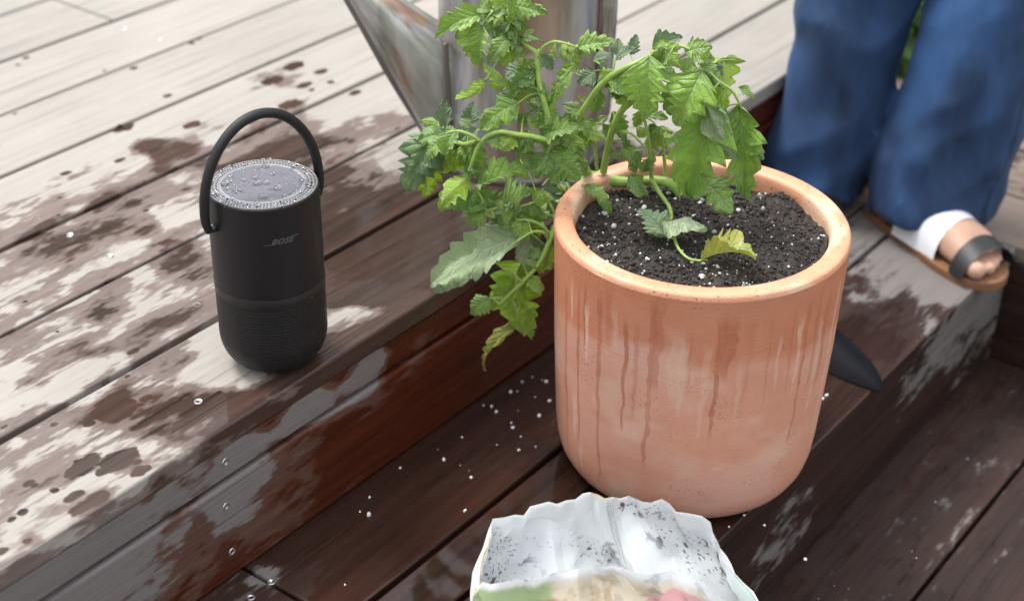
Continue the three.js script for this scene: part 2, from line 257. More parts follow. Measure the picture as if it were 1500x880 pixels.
{ // further screws on the same joist and on the next one, as decks are laid
  const jx = onLevel(288, 447, 0).x;
  for (let k = 4; k < 8; k++) for (const f of [0.25, 0.75]) { screw(upperBoards[k], V(1.42 + rr(-0.004, 0.004), 0.0004, -(k + f) * PITCHW)); if (k > 2) screw(upperBoards[k], V(jx + rr(-0.004, 0.004), 0.0004, -(k + f) * PITCHW)); }
}
const riserMap = (x, y, z, nx, ny, nz) => nz > 0.5 ? [x, -y] : ny > 0.5 ? [x, -y - (0 - z) * 0.5] : [x, -y];
const strip = part('fascia_strip', plank(-1.2, END - 0.004, -0.0595, -0.0255, -0.024, -0.002, R_RI, riserMap, 0.002), mRiser, deck);
const fascia = part('fascia_board', plank(-1.2, END - 0.002, TREAD + 0.0015, -0.0655, -0.02, 0.0, R_RI, riserMap, 0.004), mRiser, deck);
part('end_fascia', plank(END - 0.025, END - 0.003, TREAD, -0.0255, -3.0, -0.026, R_UP, (x, y, z) => [y + 1, z], 0.003), mUpper, deck);
for (const x of [-0.9, -0.45, 0, 0.45, 0.83, 1.42, 1.9]) part('joist', plank(x - 0.022, x + 0.022, -0.16, -0.026, -3, -0.03, R_LO, (a, b, c) => [c + 3, a + b], 0.002), mLower, deck);
screw(strip, onRiser(330, 677, -0.0016), V(0, 0, 1)); screw(fascia, onRiser(331, 742, 0.0004), V(0, 0, 1)); screw(fascia, onRiser(340, 808, 0.0004), V(0, 0, 1));

const step = setting('wooden_step', 'wet dark brown hardwood step below the upper deck', 'step');
const treadMap = (x, y, z, nx, ny, nz) => nz > 0.6 ? [x, z + (TREAD - y)] : [x, z];
const TX = 1.952, sawn = 0.812;
const treadBoards = [[-1.2, sawn - 0.002, -0.024, 0.129], [sawn + 0.002, TX, -0.024, 0.129], [-1.2, TX, 0.135, 0.197], [-1.2, TX, 0.203, 0.358]].map(([a, b, c, d]) => part('board', plank(a, b, TREAD - 0.024, TREAD, c, d, R_TR, treadMap, 0.003), mTread, step));
part('riser_board', plank(-1.2, TX, LOWER + 0.0015, TREAD - 0.0265, 0.33, 0.352, R_TR, treadMap, 0.003), mTread, step);
for (const x of [-0.9, -0.3, 0.3, 0.83, 1.42, 1.85]) part('joist', plank(x - 0.022, x + 0.022, TREAD - 0.15, TREAD - 0.026, -0.1, 0.32, R_LO, (a, b, c) => [c + 3, a + b], 0.002), mLower, step);
for (const [a, b, k] of [[397, 852, 1], [367, 875, 0]]) { const p = onLevel(a, b, TREAD); screw(treadBoards[k], V(p.x, TREAD + 0.0004, p.z)); }
const landing = setting('landing', 'brown timber landing with boards laid crosswise beyond the step', 'deck');
for (let k = 0; k < 3; k++) { const x0 = 1.957 + k * 0.15; part('board', plank(x0, x0 + 0.145, TREAD - 0.026, TREAD - 0.002, -0.9, 0.9, R_LO, (x, y, z) => [z + 1, x - 1.957 + (Math.abs(y - TREAD) > 0.01 ? y : 0)], 0.003), mLand, landing); }
part('edge_board', plank(1.957, 2.404, TREAD - 0.15, TREAD - 0.028, 0.86, 0.888, R_LO, (x, y, z) => [x, y + 1], 0.003), mLand, landing);
for (const x of [1.98, 2.18, 2.38]) part('joist', plank(x - 0.022, x + 0.022, -0.6, TREAD - 0.028, -0.88, 0.85, R_LO, (a, b, c) => [c + 3, a + b], 0.002), mLower, landing);
const lower = setting('lower_deck', 'wet dark timber deck boards below the step', 'deck');
for (let k = 0; k < 9; k++) { const z0 = 0.345 + k * 0.148; part('board', plank(-1.2, TX - 0.004, LOWER - 0.024, LOWER + rr(-0.0007, 0.0007), z0, z0 + 0.143, R_LO, (x, y, z) => [x + 1.2, z - 0.345 + (LOWER - y) * 0.4], 0.003), mLower, lower); }
for (const x of [-0.9, -0.3, 0.3, 0.9, 1.5, 1.85]) part('joist', plank(x - 0.022, x + 0.022, -0.6, LOWER - 0.026, 0.36, 1.65, R_LO, (a, b, c) => [c + 1, a + b], 0.002), mLower, lower);
console.log('deck');

// ---------------------------------------------------------------- the round speaker
const spk = onLevel(404, 522, 0);
{
  const R = 0.0543, H = 0.198, SPLIT = 0.098;
  const t = thing('portable_speaker', 'black cylindrical portable speaker with carry handle on the deck edge', 'speaker', [spk.x, 0, spk.z], Math.atan2(EYE.x - spk.x, EYE.z - spk.z));
  const lathe = (pts, n = 96) => new THREE.LatheGeometry(pts.map(([a, b]) => new THREE.Vector2(a, b)), n);
  const brushed = surface(256, 256, (u, v, o) => { const n = noise(u * 220, v * 220), m = fbm(u * 9, v * 9, 3); o[0] = o[1] = o[2] = 0.5; o[3] = n; o[4] = 0.42 + 0.08 * m; }, THREE.RepeatWrapping);
  const mBody = phys({ color: lin(0.018, 0.015, 0.018), roughness: 0.42, metalness: 0.35, roughnessMap: brushed.aux, bumpMap: brushed.aux, bumpScale: 0.00004 });
  mBody.roughness = 1;
  part('sleeve', lathe([[R, SPLIT + 0.0006], [R + 0.0001, SPLIT + 0.002], [R + 0.0002, H * 0.6], [R, H - 0.0022], [R - 0.0006, H - 0.0008], [R - 0.0018, H]]), mBody, t);
  // lower shell with rows of small holes
  const prof = []; const rc = 0.027, hc = 0.034;
  prof.push([R, SPLIT], [R, SPLIT - 0.0095], [R, SPLIT - 0.0125]);
  for (let i = 0; i <= 14; i++) { const a = i / 14 * Math.PI / 2; prof.push([R - rc + rc * Math.cos(a), hc - hc * Math.sin(a) + 0.003 * (1 - i / 14) + 0.002]); }
  prof.push([0.02, 0.0015], [0.0, 0.0015]);
  const grille = lathe(prof.reverse());
  { const p = grille.attributes.position, uv = grille.attributes.uv; for (let i = 0; i < p.count; i++) uv.setXY(i, uv.getX(i) * 92, Math.min(p.getY(i), 0.0875) / 0.0035); }
  const holes = surface(32, 32, (u, v, o) => { const d = Math.hypot(u - 0.5, v - 0.5), k = sst(0.33, 0.25, d); o[0] = lerp(0.010, 0.0015, k); o[1] = lerp(0.0085, 0.0015, k); o[2] = lerp(0.0085, 0.0015, k); o[3] = 1 - k; o[4] = lerp(0.45, 0.9, k); }, THREE.RepeatWrapping);
  const gm = textured(holes, 0.0006); part('grille', grille, gm, t);
  part('seam_band', lathe([[R - 0.001, SPLIT - 0.0075], [R + 0.00035, SPLIT - 0.0075], [R + 0.00035, SPLIT + 0.0004], [R - 0.001, SPLIT + 0.0004]]), std({ color: lin(0.018, 0.016, 0.016), roughness: 0.4 }), t);
  part('foot', lathe([[0, 0], [0.030, 0], [0.031, 0.001], [0.031, 0.006], [0, 0.006]]), std({ color: lin(0.012, 0.012, 0.012), roughness: 0.8 }), t);
  // top: perforated ring, thin pale line, smooth panel
  const ring = surface(1024, 1024, (u, v, o) => {
    const x = (u - 0.5) * 2 * R, y = (v - 0.5) * 2 * R, r = Math.hypot(x, y), a = Math.atan2(y, x) / (2 * Math.PI) + 0.5; let k = 0;
    for (let q = 0; q < 3; q++) { const rq = 0.0438 + q * 0.0033, n = Math.round(2 * Math.PI * rq / 0.0032), f = a * n + q * 0.5, du = (f - Math.floor(f) - 0.5) * 0.0032, d = Math.hypot(du, r - rq); k = Math.max(k, sst(0.00115, 0.0008, d)); }
    const c = lerp(0.34, 0.006, k); o[0] = c; o[1] = c * 0.99; o[2] = c * 1.03; o[3] = 1 - k; o[4] = lerp(0.24, 0.9, k);  // ring grey lifted to paint in the reflected sky
  }, THREE.ClampToEdgeWrapping);
  const flat = (g) => { const p = g.attributes.position, uv = g.attributes.uv; for (let i = 0; i < p.count; i++) uv.setXY(i, p.getX(i) / (2 * R) + 0.5, p.getZ(i) / (2 * R) + 0.5); return g; };
  part('perforated_ring', flat(lathe([[R - 0.0018, H + 0.0001], [0.0402, H + 0.0003]])), textured(ring, 0.0004, { metalness: 0.35 }), t);
  part('light_ring', lathe([[0.0402, H + 0.0003], [0.0400, H + 0.0008], [0.0394, H + 0.0008], [0.0392, H + 0.0002]]), std({ color: lin(0.34, 0.34, 0.36), roughness: 0.4 }), t);
  part('top_panel', lathe([[0.0392, H + 0.0002], [0.0, H + 0.0004]]), phys({ color: lin(0.17, 0.167, 0.188), roughness: 0.34, metalness: 0.2 }), t);  // panel grey lifted in colour for the sky it mirrors
  // handle: a soft round strap on two lugs
  const la = -Math.PI * 0.845, dirv = V(Math.cos(Math.PI / 6) * -1, 0, 0.5), hp = [];
  for (let i = 0; i <= 20; i++) {
    const a = Math.PI * (-0.10 + 1.20 * i / 20), c = Math.cos(a), s = Math.sin(a);
    hp.push(V(dirv.x * c * 0.0645, H - 0.020 + 0.004 + 0.088 * Math.max(s, 0) + (s < 0 ? s * 0.05 : 0), dirv.z * c * 0.0645));
  }
  const hm = std({ color: lin(0.007, 0.007, 0.0075), roughness: 0.6 });
  part('handle', tube(hp, [0.004, 0.0049, 0.005, 0.005, 0.005, 0.005, 0.0049, 0.004], 14, 3), hm, t);
  for (const s of [1, -1]) {
    const lug = lathe([[0, 0.006], [0.0028, 0.006], [0.0042, 0.005], [0.0045, 0.003], [0.0045, -0.004], [0, -0.004]], 20); lug.rotateZ(-Math.PI / 2);
    const g = part('handle_lug', lug, std({ color: lin(0.06, 0.06, 0.065), roughness: 0.3, metalness: 0.8 }), t);
    g.position.set(dirv.x * s * R * 1.0, H - 0.029, dirv.z * s * R * 1.0); g.rotation.y = Math.atan2(-dirv.z * s, dirv.x * s);
  }
  // lettering on the sleeve
  const font = await new FontLoader().loadAsync('fonts/droid/droid_sans_bold.typeface.json');
  const geos = []; let x = 0;
  for (const ch of 'BOSE') { const g = new TextGeometry(ch, { font, size: 0.0058, depth: 0.0003, curveSegments: 5 }); g.computeBoundingBox(); g.translate(x - g.boundingBox.min.x, 0, 0); x += (g.boundingBox.max.x - g.boundingBox.min.x) + 0.0007; geos.push(g); }
  const bar = (w, h, bx, by) => { const g = new THREE.BoxGeometry(w, h, 0.0003, 12, 1, 1).toNonIndexed(); g.translate(bx + w / 2, by, 0.00015); return g; };
  geos.push(bar(0.006, 0.0005, -0.0062, 0.0002), bar(0.0042, 0.0005, x - 0.001, 0.0056));
  for (let i = 1; i < 5; i++) geos.push(bar(0.0001, 0.0001, 0, 0));
  const logo = mergeGeometries(geos.map(g => { const q = g.index ? g.toNonIndexed() : g; for (const k of Object.keys(q.attributes)) if (!['position', 'normal', 'uv'].includes(k)) q.deleteAttribute(k); return q; }));
  { const p = logo.attributes.position; for (let i = 0; i < p.count; i++) { const sx = (p.getX(i) - x / 2) * 1.15 + p.getY(i) * 0.45, a = 0.27 + sx / R, r = R + 0.0001 + p.getZ(i); p.setXYZ(i, Math.sin(a) * r, 0.160 + p.getY(i), Math.cos(a) * r); } logo.computeVertexNormals(); }
  part('lettering', logo, std({ color: lin(0.085, 0.08, 0.085), roughness: 0.5 }), t).userData.label = 'small slanted grey maker lettering on the dark sleeve';
  // water on it
  const drop = new THREE.LatheGeometry([[0, -0.3], [0.8, -0.3], [0.97, -0.1], [1, 0.05], [0.99, 0.2], [0.93, 0.36], [0.8, 0.52], [0.6, 0.65], [0.35, 0.73], [0.12, 0.76], [0, 0.765]].map(([a, b]) => new THREE.Vector2(a, b)), 16);
  const L = [], mm = new THREE.Matrix4(), q = new THREE.Quaternion(), yaw = t.rotation.y, c0 = Math.cos(yaw), s0 = Math.sin(yaw);
  const put = (x, y, z, n, s) => { const wx = x * c0 + z * s0, wz = -x * s0 + z * c0, nn = V(n.x * c0 + n.z * s0, n.y, -n.x * s0 + n.z * c0); q.setFromUnitVectors(V(0, 1, 0), nn); L.push(new THREE.Matrix4().compose(V(spk.x + wx, y, spk.z + wz), q.clone(), V(s * rr(0.9, 1.25), s, s * rr(0.85, 1.15)))); };
  const placed = [];
  for (let i = 0; i < 420; i++) {
    const s = i < 13 ? rr(0.0030, 0.0042) : i < 62 ? rr(0.0015, 0.0026) : rr(0.0004, 0.0009), r = Math.sqrt(rnd()) * (R - 0.003), a = rr(0, 6.283), x = Math.cos(a) * r, z = Math.sin(a) * r;
    if (placed.some(([u, v, w]) => Math.hypot(u - x, v - z) < w + s + 0.0006)) continue; placed.push([x, z, s]); put(x, H + 0.0004, z, V(0, 1, 0), s);
  }
  for (let i = 0; i < 15; i++) { const a = rr(0, 6.283), s = rr(0.001, 0.0028); put(Math.cos(a) * (R - 0.002), H + 0.0002, Math.sin(a) * (R - 0.002), V(Math.cos(a) * 0.4, 0.9, Math.sin(a) * 0.4).normalize(), s); }
  for (let i = 0; i < 150; i++) { const a = Math.pow(rnd(), 0.6) * 1.5, y = rr(0.03, H - 0.004), s = rr(0.00025, 0.0007); put(Math.sin(a) * (R + 0.0001), y, Math.cos(a) * (R + 0.0001), V(Math.sin(a), 0, Math.cos(a)), s); }
  const drops = new THREE.InstancedMesh(drop, phys({ color: lin(1, 1, 1), roughness: 0.02, transmission: 1, ior: 1.33, thickness: 0.003, side: THREE.FrontSide }), L.length);
  L.forEach((m, i) => drops.setMatrixAt(i, m)); stuff(drops, 'water_droplets', 'clear rain droplets beaded on top and side of the black speaker', 'water');
}
console.log('speaker');

// ---------------------------------------------------------------- terracotta pot
const potB = onLevel(999, 662, TREAD); const PH = 0.117 - TREAD, POT = V(potB.x, TREAD, potB.z);
const potYaw = Math.atan2(EYE.x - POT.x, EYE.z - POT.z);
{
  const ro = 0.1535, prof = [[0, 0.0], [0.104, 0.0], [0.114, 0.0014], [0.124, 0.0056], [0.1325, 0.0128], [0.1385, 0.0235], [0.1422, 0.038], [0.1445, 0.060], [0.1472, 0.11], [0.1500, 0.17], [0.1522, 0.252], [0.1530, PH - 0.018], [0.1534, PH - 0.011], [0.1536, PH - 0.007], [0.1530, PH - 0.003], [0.1512, PH - 0.0008], [0.148, PH], [0.139, PH - 0.0004], [0.1340, PH - 0.0016], [0.1320, PH - 0.005], [0.1312, PH - 0.012], [0.130, PH - 0.06], [0.128, 0.03], [0, 0.028]];
  // streaks seen on the side: [photo x, from y, to y, half width in degrees, kind] with kind > 0 dark run, < 0 pale bloom
  const A = px => Math.asin(clamp((px - 1021) / 214, -0.99, 0.99)) * 180 / Math.PI;
  const runs = [[836, .16, .98, 1.6, .7], [858, .12, .95, 1.2, .9], [868, .1, .35, 1.2, 1], [892, .1, .92, 1.5, .8], [905, .05, .3, 2, .5], [930, .15, .62, 1.3, 1], [944, .15, .55, 1.5, .5], [966, .05, .75, 2.0, .75], [975, .05, .4, 3.2, .7], [1020, .15, .4, 1, .4], [1062, .1, .58, 2.0, 1], [1074, .08, .34, 3.4, .9], [1100, .1, .45, 2, .35], [1128, .1, .5, 1.1, .4], [1160, .1, .45, 1.2, .5], [1180, .1, .7, 1.4, .8], [1195, .05, .5, 1.5, .6], [1208, .1, .5, 2, .6],
    [846, .12, .3, 1.2, -.7], [872, .18, .42, 1.6, -.9], [850, .6, .78, 2.4, -.8], [862, .78, .9, 2.5, -.6], [915, .12, .3, 1.5, -.35], [1000, .15, .45, 3.5, -.45], [1010, .2, .5, 2, -.5], [1045, .2, .6, 2.5, -.35], [1095, .25, .55, 2, -.3], [1143, .2, .42, 1.2, -.6], [1172, .15, .45, 1.4, -.7], [1202, .2, .6, 1.6, -.6], [1222, .1, .8, 2.2, -.6]].map(([x, a, b, w, k]) => [A(x), a, b, w, k]);
  for (let i = 0; i < 40; i++) runs.push([rr(75, 285) - (rnd() < 0.5 ? 360 : 0), rr(0.05, 0.3), rr(0.35, 0.95), rr(1, 2.6), rnd() < 0.6 ? rr(.4, 1) : -rr(.3, .8)]);
  const runBins = Array.from({ length: 256 }, (_, i) => runs.filter(([c, , , w]) => Math.abs((i + 0.5) / 256 * 360 - 180 - c) < w * 1.6 + 5.5));
  const skin = surface(2048, 1024, (u, v, o) => {
    const deg = u * 360 - 180, d = 1 - v;   // d = 0 at the rim, 1 at the foot, along the side
    const n1 = fbm(u * 30, v * 12, 4), n2 = fbm(u * 9 + 4, v * 5, 3), fine = noise(u * 900, v * 420), turn = fbm(u * 2.5, v * 150, 3);
    let r = 0.64, g = 0.30, b = 0.20;
    const pink = sst(0.35, 0.7, n2); r = lerp(r, 0.68, pink); g = lerp(g, 0.37, pink); b = lerp(b, 0.28, pink);
    const chalk = sst(0.5, 0.75, fbm(u * 14 + 9, v * 6 + 2, 4)) * 0.42; r = lerp(r, 0.72, chalk); g = lerp(g, 0.50, chalk); b = lerp(b, 0.38, chalk);
    const wob = (noise(u * 40, v * 11) - 0.5) * 2.4 + (noise(u * 160, v * 40) - 0.5) * 1.1;
    const soak = sst(0.24 + 0.10 * n1, 0.16 + 0.10 * n1, d + (n2 - 0.5) * 0.12) * 0.75; r = lerp(r, 0.53, soak); g = lerp(g, 0.185, soak); b = lerp(b, 0.085, soak);
    let wet = soak * 0.5;
    for (const [c, a, e, w, k] of runBins[Math.min(255, u * 256 | 0)]) {
      const q = Math.abs(deg - c + wob * (0.4 + 0.6 * w / 2)); if (q > w * 1.6 || d < a - 0.06 || d > e) continue;
      const taper = 1 - 0.6 * (d - a) / (e - a), m = sst(w * taper, w * taper * 0.55, q) * sst(a - 0.06, a + 0.02, d) * sst(e, e - 0.08, d) * Math.abs(k) * (0.55 + 0.6 * fbm(u * 120, v * 30, 2));
      if (k > 0) { r = lerp(r, 0.42, m * 0.75); g = lerp(g, 0.135, m * 0.75); b = lerp(b, 0.068, m * 0.75); wet = Math.max(wet, m); }
      else { r = lerp(r, 0.72, m * 0.8); g = lerp(g, 0.52, m * 0.8); b = lerp(b, 0.40, m * 0.8); }
    }
    const speck = sst(0.86, 0.93, noise(u * 700 + 3, v * 330 + 8)) * sst(0.52, 0.68, fbm(u * 22 + 1, v * 9, 3)); r = lerp(r, 0.09, speck); g = lerp(g, 0.045, speck); b = lerp(b, 0.025, speck);
    const tone = 0.90 + 0.14 * n1 + 0.07 * (fine - 0.5) + 0.035 * (turn - 0.5);
    o[0] = r * tone; o[1] = g * tone; o[2] = b * tone; o[3] = 0.5 + 0.16 * (turn - 0.5) + 0.2 * (fine - 0.5) - 0.25 * speck; o[4] = lerp(0.68 + 0.15 * n1, 0.42, wet);
  }, THREE.RepeatWrapping, THREE.ClampToEdgeWrapping);
  const rimSkin = surface(2048, 128, (u, v, o) => {
    const n1 = fbm(u * 60, v * 5, 4), n2 = fbm(u * 18 + 2, v * 2, 3), fine = noise(u * 900, v * 60), pale = sst(0.45, 0.7, n2);
    const sp = sst(0.88, 0.94, noise(u * 500, v * 50)); const t = (0.88 + 0.2 * n1 + 0.08 * (fine - 0.5)) * (1 - 0.75 * sp);
    o[0] = lerp(0.65, 0.72, pale) * t; o[1] = lerp(0.31, 0.46, pale) * t; o[2] = lerp(0.18, 0.32, pale) * t; o[3] = 0.5 + 0.4 * (fine - 0.5); o[4] = lerp(0.42, 0.66, n1);
  }, THREE.RepeatWrapping, THREE.ClampToEdgeWrapping);
  const pot = thing('plant_pot', 'large round terracotta pot with dark runs and pale stains standing on the step', 'pot', [POT.x, POT.y, POT.z], potYaw);
  const side = prof.slice(0, 14), rim = prof.slice(13), len = (p) => { const l = [0]; for (let i = 1; i < p.length; i++) l.push(l[i - 1] + Math.hypot(p[i][0] - p[i - 1][0], p[i][1] - p[i - 1][1])); return l; };
  const mk = (p, v0) => { const g = new THREE.LatheGeometry(p.map(([a, b]) => new THREE.Vector2(a, b)), 128, Math.PI), l = len(p), uv = g.attributes.uv, pos = g.attributes.position, m = p.length; for (let i = 0; i < uv.count; i++) { const k = i % m; uv.setXY(i, Math.atan2(pos.getX(i), pos.getZ(i)) / (2 * Math.PI), v0(l[k], l[m - 1], p[k])); } // unwrap the seam at the back
    for (let i = 0; i < uv.count; i++) uv.setX(i, Math.floor(i / m) / 128);
    return g; };
  const slump = g => { const p = g.attributes.position; for (let i = 0; i < p.count; i++) { const a = Math.atan2(p.getX(i), p.getZ(i)), f = 1 + 0.004 * Math.sin(a * 2 + 1) + 0.0025 * Math.sin(a * 3 + p.getY(i) * 14); p.setX(i, p.getX(i) * f); p.setZ(i, p.getZ(i) * f); } g.computeVertexNormals(); return g; };
  part('wall', slump(mk(side, (l, t, q) => clamp(q[1] / (PH - 0.007) + (q[0] < 0.14 ? -0.06 * (0.14 - q[0]) / 0.14 : 0), 0.001, 0.999))), textured(skin, 0.0007), pot);
  part('rim', slump(mk(rim, (l, t) => clamp(l / 0.06, 0.01, 0.99))), textured(rimSkin, 0.0005, { clearcoat: 0.08, clearcoatRoughness: 0.4 }), pot);
}
// soil: a lumpy dark surface, crumbs and white perlite
const SOILY = 0.100;
const soilH = (x, z) => SOILY + (fbm(x * 28 + 5, z * 28 + 3, 3) - 0.5) * 0.024 + (fbm(x * 130, z * 130 + 7, 3) - 0.5) * 0.008;
{
  const P = [], I = [], nr = 70, na = 200, N = na + 1;
  for (let i = 0; i <= nr; i++) for (let j = 0; j <= na; j++) { const r = i / nr * 0.1298, a = j / na * 2 * Math.PI, x = Math.cos(a) * r, z = Math.sin(a) * r; P.push(x, soilH(x, z) - POT.y, z); if (i < nr && j < na) { const q = i * N + j; I.push(q, q + 1, q + N, q + 1, q + N + 1, q + N); } }
  const g = new THREE.BufferGeometry(); g.setAttribute('position', new THREE.Float32BufferAttribute(P, 3)); g.setIndex(I); g.computeVertexNormals();
  const col = []; for (let i = 0; i < P.length; i += 3) { const t = 0.6 + 0.8 * noise(P[i] * 160, P[i + 2] * 160), w = noise(P[i] * 30 + 9, P[i + 2] * 30); col.push(0.020 * t + 0.012 * w * t, 0.015 * t + 0.006 * w * t, 0.012 * t + 0.003 * w * t); }
  g.setAttribute('color', new THREE.Float32BufferAttribute(col, 3));
  const m = new THREE.Mesh(g, std({ vertexColors: true, roughness: 0.75 })); m.position.set(POT.x, POT.y, POT.z);
  stuff(m, 'potting_soil', 'dark moist potting soil filling the terracotta pot', 'soil');
  const crumb = new THREE.DodecahedronGeometry(1, 0), spread = (n, size, mat, name, label, lift, cols, sc = [1, 1, 1]) => {
    const im = new THREE.InstancedMesh(crumb, mat, n), q = new THREE.Quaternion(), e = new THREE.Euler();
    for (let i = 0; i < n; i++) { const r = Math.sqrt(rnd()) * 0.127, a = rr(0, 6.283), s = size(), x = Math.cos(a) * r, z = Math.sin(a) * r; e.set(rr(0, 6), rr(0, 6), rr(0, 6)); q.setFromEuler(e); im.setMatrixAt(i, new THREE.Matrix4().compose(V(POT.x + x, soilH(x, z) + s * lift, POT.z + z), q, V(s * rr(0.8, 1.5) * sc[0], s * rr(0.6, 1) * sc[1], s * sc[2]))); im.setColorAt(i, cols()); }
    return stuff(im, name, label, 'soil');
  };
  spread(5200, () => 0.0006 + 0.0022 * Math.pow(rnd(), 2.5), std({ roughness: 0.65 }), 'soil_crumbs', 'loose dark crumbs and bark bits on the potting soil', 0.3, () => { const t = rr(0.5, 1.6); return rnd() < 0.12 ? lin(0.05 * t, 0.03 * t, 0.018 * t) : lin(0.022 * t, 0.017 * t, 0.014 * t); });
  spread(260, () => rr(0.0012, 0.003), std({ roughness: 0.8 }), 'bark_fibres', 'thin brown bark fibres lying on the potting soil', 0.25, () => { const t = rr(0.5, 1.3); return lin(0.06 * t, 0.035 * t, 0.02 * t); }, [0.18, 0.2, 2.4]);
  spread(330, () => rnd() < 0.16 ? rr(0.0018, 0.0032) : rr(0.0006, 0.0015), std({ roughness: 0.7 }), 'perlite_grains', 'white perlite grains scattered through the potting soil', 0.35, () => { const t = rr(0.35, 0.8); return lin(t, t * 0.97, t * 0.92); });
}
console.log('pot');

// ---------------------------------------------------------------- galvanised watering can
{
  const c = onLevel(757, 219, 0), R = 0.100, H = 0.262;
  const can = thing('watering_can', 'old galvanised metal watering can with tall tapered spout on the upper deck', 'watering can', [c.x, 0, c.z], Math.atan2(EYE.x - c.x, EYE.z - c.z));
  const zinc = surface(1024, 512, (u, v, o) => {
    const n = fbm(u * 14, v * 7, 4), m = fbm(u * 5 + 3, v * 3 + 1, 3), f = fbm(u * 60, v * 30, 3), dull = sst(0.42, 0.62, n), warm = sst(0.46, 0.6, m) * 0.8, rustReflect = sst(0.56, 0.70, fbm(u * 13 + 7, v * 9 + 2, 5)) * 0.7;  // reflected surroundings painted in as warm, green and orange patches, with some rust
    const green = sst(0.5, 0.68, fbm(u * 6 + 31, v * 4 + 5, 3)) * 0.6, band = sst(0.55, 0.7, noise(u * 3 + 2, v * 26)) * 0.35;
    let r = lerp(0.58, 0.28, dull), g = lerp(0.58, 0.28, dull), b = lerp(0.60, 0.29, dull); r = lerp(lerp(r, 0.33, green), 0.62, band); g = lerp(lerp(g, 0.33, green), 0.6, band); b = lerp(lerp(b, 0.22, green), 0.58, band);
    r = lerp(r, 0.40, warm); g = lerp(g, 0.31, warm); b = lerp(b, 0.22, warm); r = lerp(r, 0.34, rustReflect); g = lerp(g, 0.17, rustReflect); b = lerp(b, 0.09, rustReflect);
    const t = 0.55 + 0.6 * f + 0.35 * (fbm(u * 18 + 2, v * 12, 3) - 0.5); o[0] = r * t; o[1] = g * t; o[2] = b * t; o[3] = 0.5 + 0.5 * (m - 0.5) + 0.2 * (f - 0.5); o[4] = 0.24 + 0.30 * n + 0.2 * rustReflect;
  }, THREE.RepeatWrapping);
  const mz = textured(zinc, 0.0025, { metalness: 0.45 }), mSeam = std({ color: lin(0.24, 0.225, 0.215), roughness: 0.45, metalness: 0.8 });
  const lathe = (pts, n = 72) => new THREE.LatheGeometry(pts.map(([a, b]) => new THREE.Vector2(a, b)), n);
  part('body', lathe([[0.0, 0.006], [R - 0.004, 0.006], [R - 0.002, 0.0], [R + 0.001, 0.0], [R + 0.002, 0.006], [R - 0.001, 0.009], [R, 0.05], [R + 0.0035, 0.065], [R, 0.08], [R - 0.001, 0.16], [R + 0.0035, 0.168], [R - 0.001, 0.176], [R - 0.001, H - 0.012], [R + 0.002, H - 0.008], [R + 0.003, H - 0.003], [R + 0.001, H], [R - 0.003, H - 0.002], [R - 0.004, H - 0.01], [R - 0.004, 0.02], [0, 0.018]]), mz, can);
  part('rim', new THREE.TorusGeometry(R + 0.001, 0.0034, 8, 72).rotateX(Math.PI / 2).translate(0, H, 0), mSeam, can);
  // spout: a wide wedge where it leaves the body, narrowing to a tube that runs up and out to the left
  const S = [], SI = [], SU = [], cols = 28, secs = [];
  for (let i = 0; i <= 10; i++) { const d = lerp(-0.03, 0.112, i / 10); secs.push([V(-R - d, 1.90 * Math.max(d, -0.002) + 0.006, 0.012), V(-R - d, 0.172 + 0.70 * d, 0.012), lerp(0.052, 0.020, Math.max(0, i - 2) / 8)]); }
  for (let i = 1; i <= 6; i++) { const k = i / 6; secs.push([V(-R - 0.112 - 0.125 * k, 0.219 + 0.215 * k, 0.012), V(-R - 0.112 - 0.105 * k, 0.250 + 0.205 * k, 0.012), lerp(0.020, 0.013, k)]); }
  secs.forEach(([lo, hi, wz], i) => {
    const mid = lo.clone().lerp(hi, 0.5), hv = hi.clone().sub(lo).multiplyScalar(0.5);
    for (let j = 0; j <= cols; j++) { const a = j / cols * 2 * Math.PI, ca = Math.cos(a), sa = Math.sin(a), x = Math.sign(ca) * Math.pow(Math.abs(ca), 0.6), z = Math.sign(sa) * Math.pow(Math.abs(sa), 0.6); const p = mid.clone().addScaledVector(hv, x); p.z += z * wz; S.push(p.x, p.y, p.z); SU.push(j / cols * 0.6 + 0.13, i / secs.length * 0.5 + 0.2); if (i < secs.length - 1 && j < cols) { const q = i * (cols + 1) + j; SI.push(q, q + cols + 1, q + 1, q + 1, q + cols + 1, q + cols + 2); } }
  });
  const sg = new THREE.BufferGeometry(); sg.setAttribute('position', new THREE.Float32BufferAttribute(S, 3)); sg.setAttribute('uv', new THREE.Float32BufferAttribute(SU, 2)); sg.setIndex(SI); sg.computeVertexNormals();
  part('spout', sg, mz, can);
  part('spout_seam', tube([V(-R + 0.004, 0.006, 0.028), V(-R - 0.056, 0.112, 0.026), V(-R - 0.112, 0.218, 0.022), V(-R - 0.237, 0.433, 0.016)], [0.008, 0.0075, 0.006, 0.004], 8, 6), mSeam, can);
  part('spout_collar', tube([V(-R + 0.016, 0.008, 0.066), V(-R + 0.014, 0.09, 0.066), V(-R + 0.012, 0.170, 0.064)], [0.004, 0.005, 0.004], 8, 6), mSeam, can);
  const hpts = [V(R - 0.006, 0.05, 0.02), V(R + 0.004, 0.06, 0.022), V(R + 0.006, 0.12, 0.022), V(R + 0.008, 0.22, 0.016), V(R - 0.005, 0.33, 0.0), V(0, 0.37, -0.01), V(-R + 0.02, 0.31, -0.01), V(-R + 0.006, H - 0.004, -0.01)];
  part('handle', tube(hpts, [0.008, 0.011, 0.0115, 0.0115, 0.011, 0.010, 0.008, 0.006], 10, 6), mz, can);
}

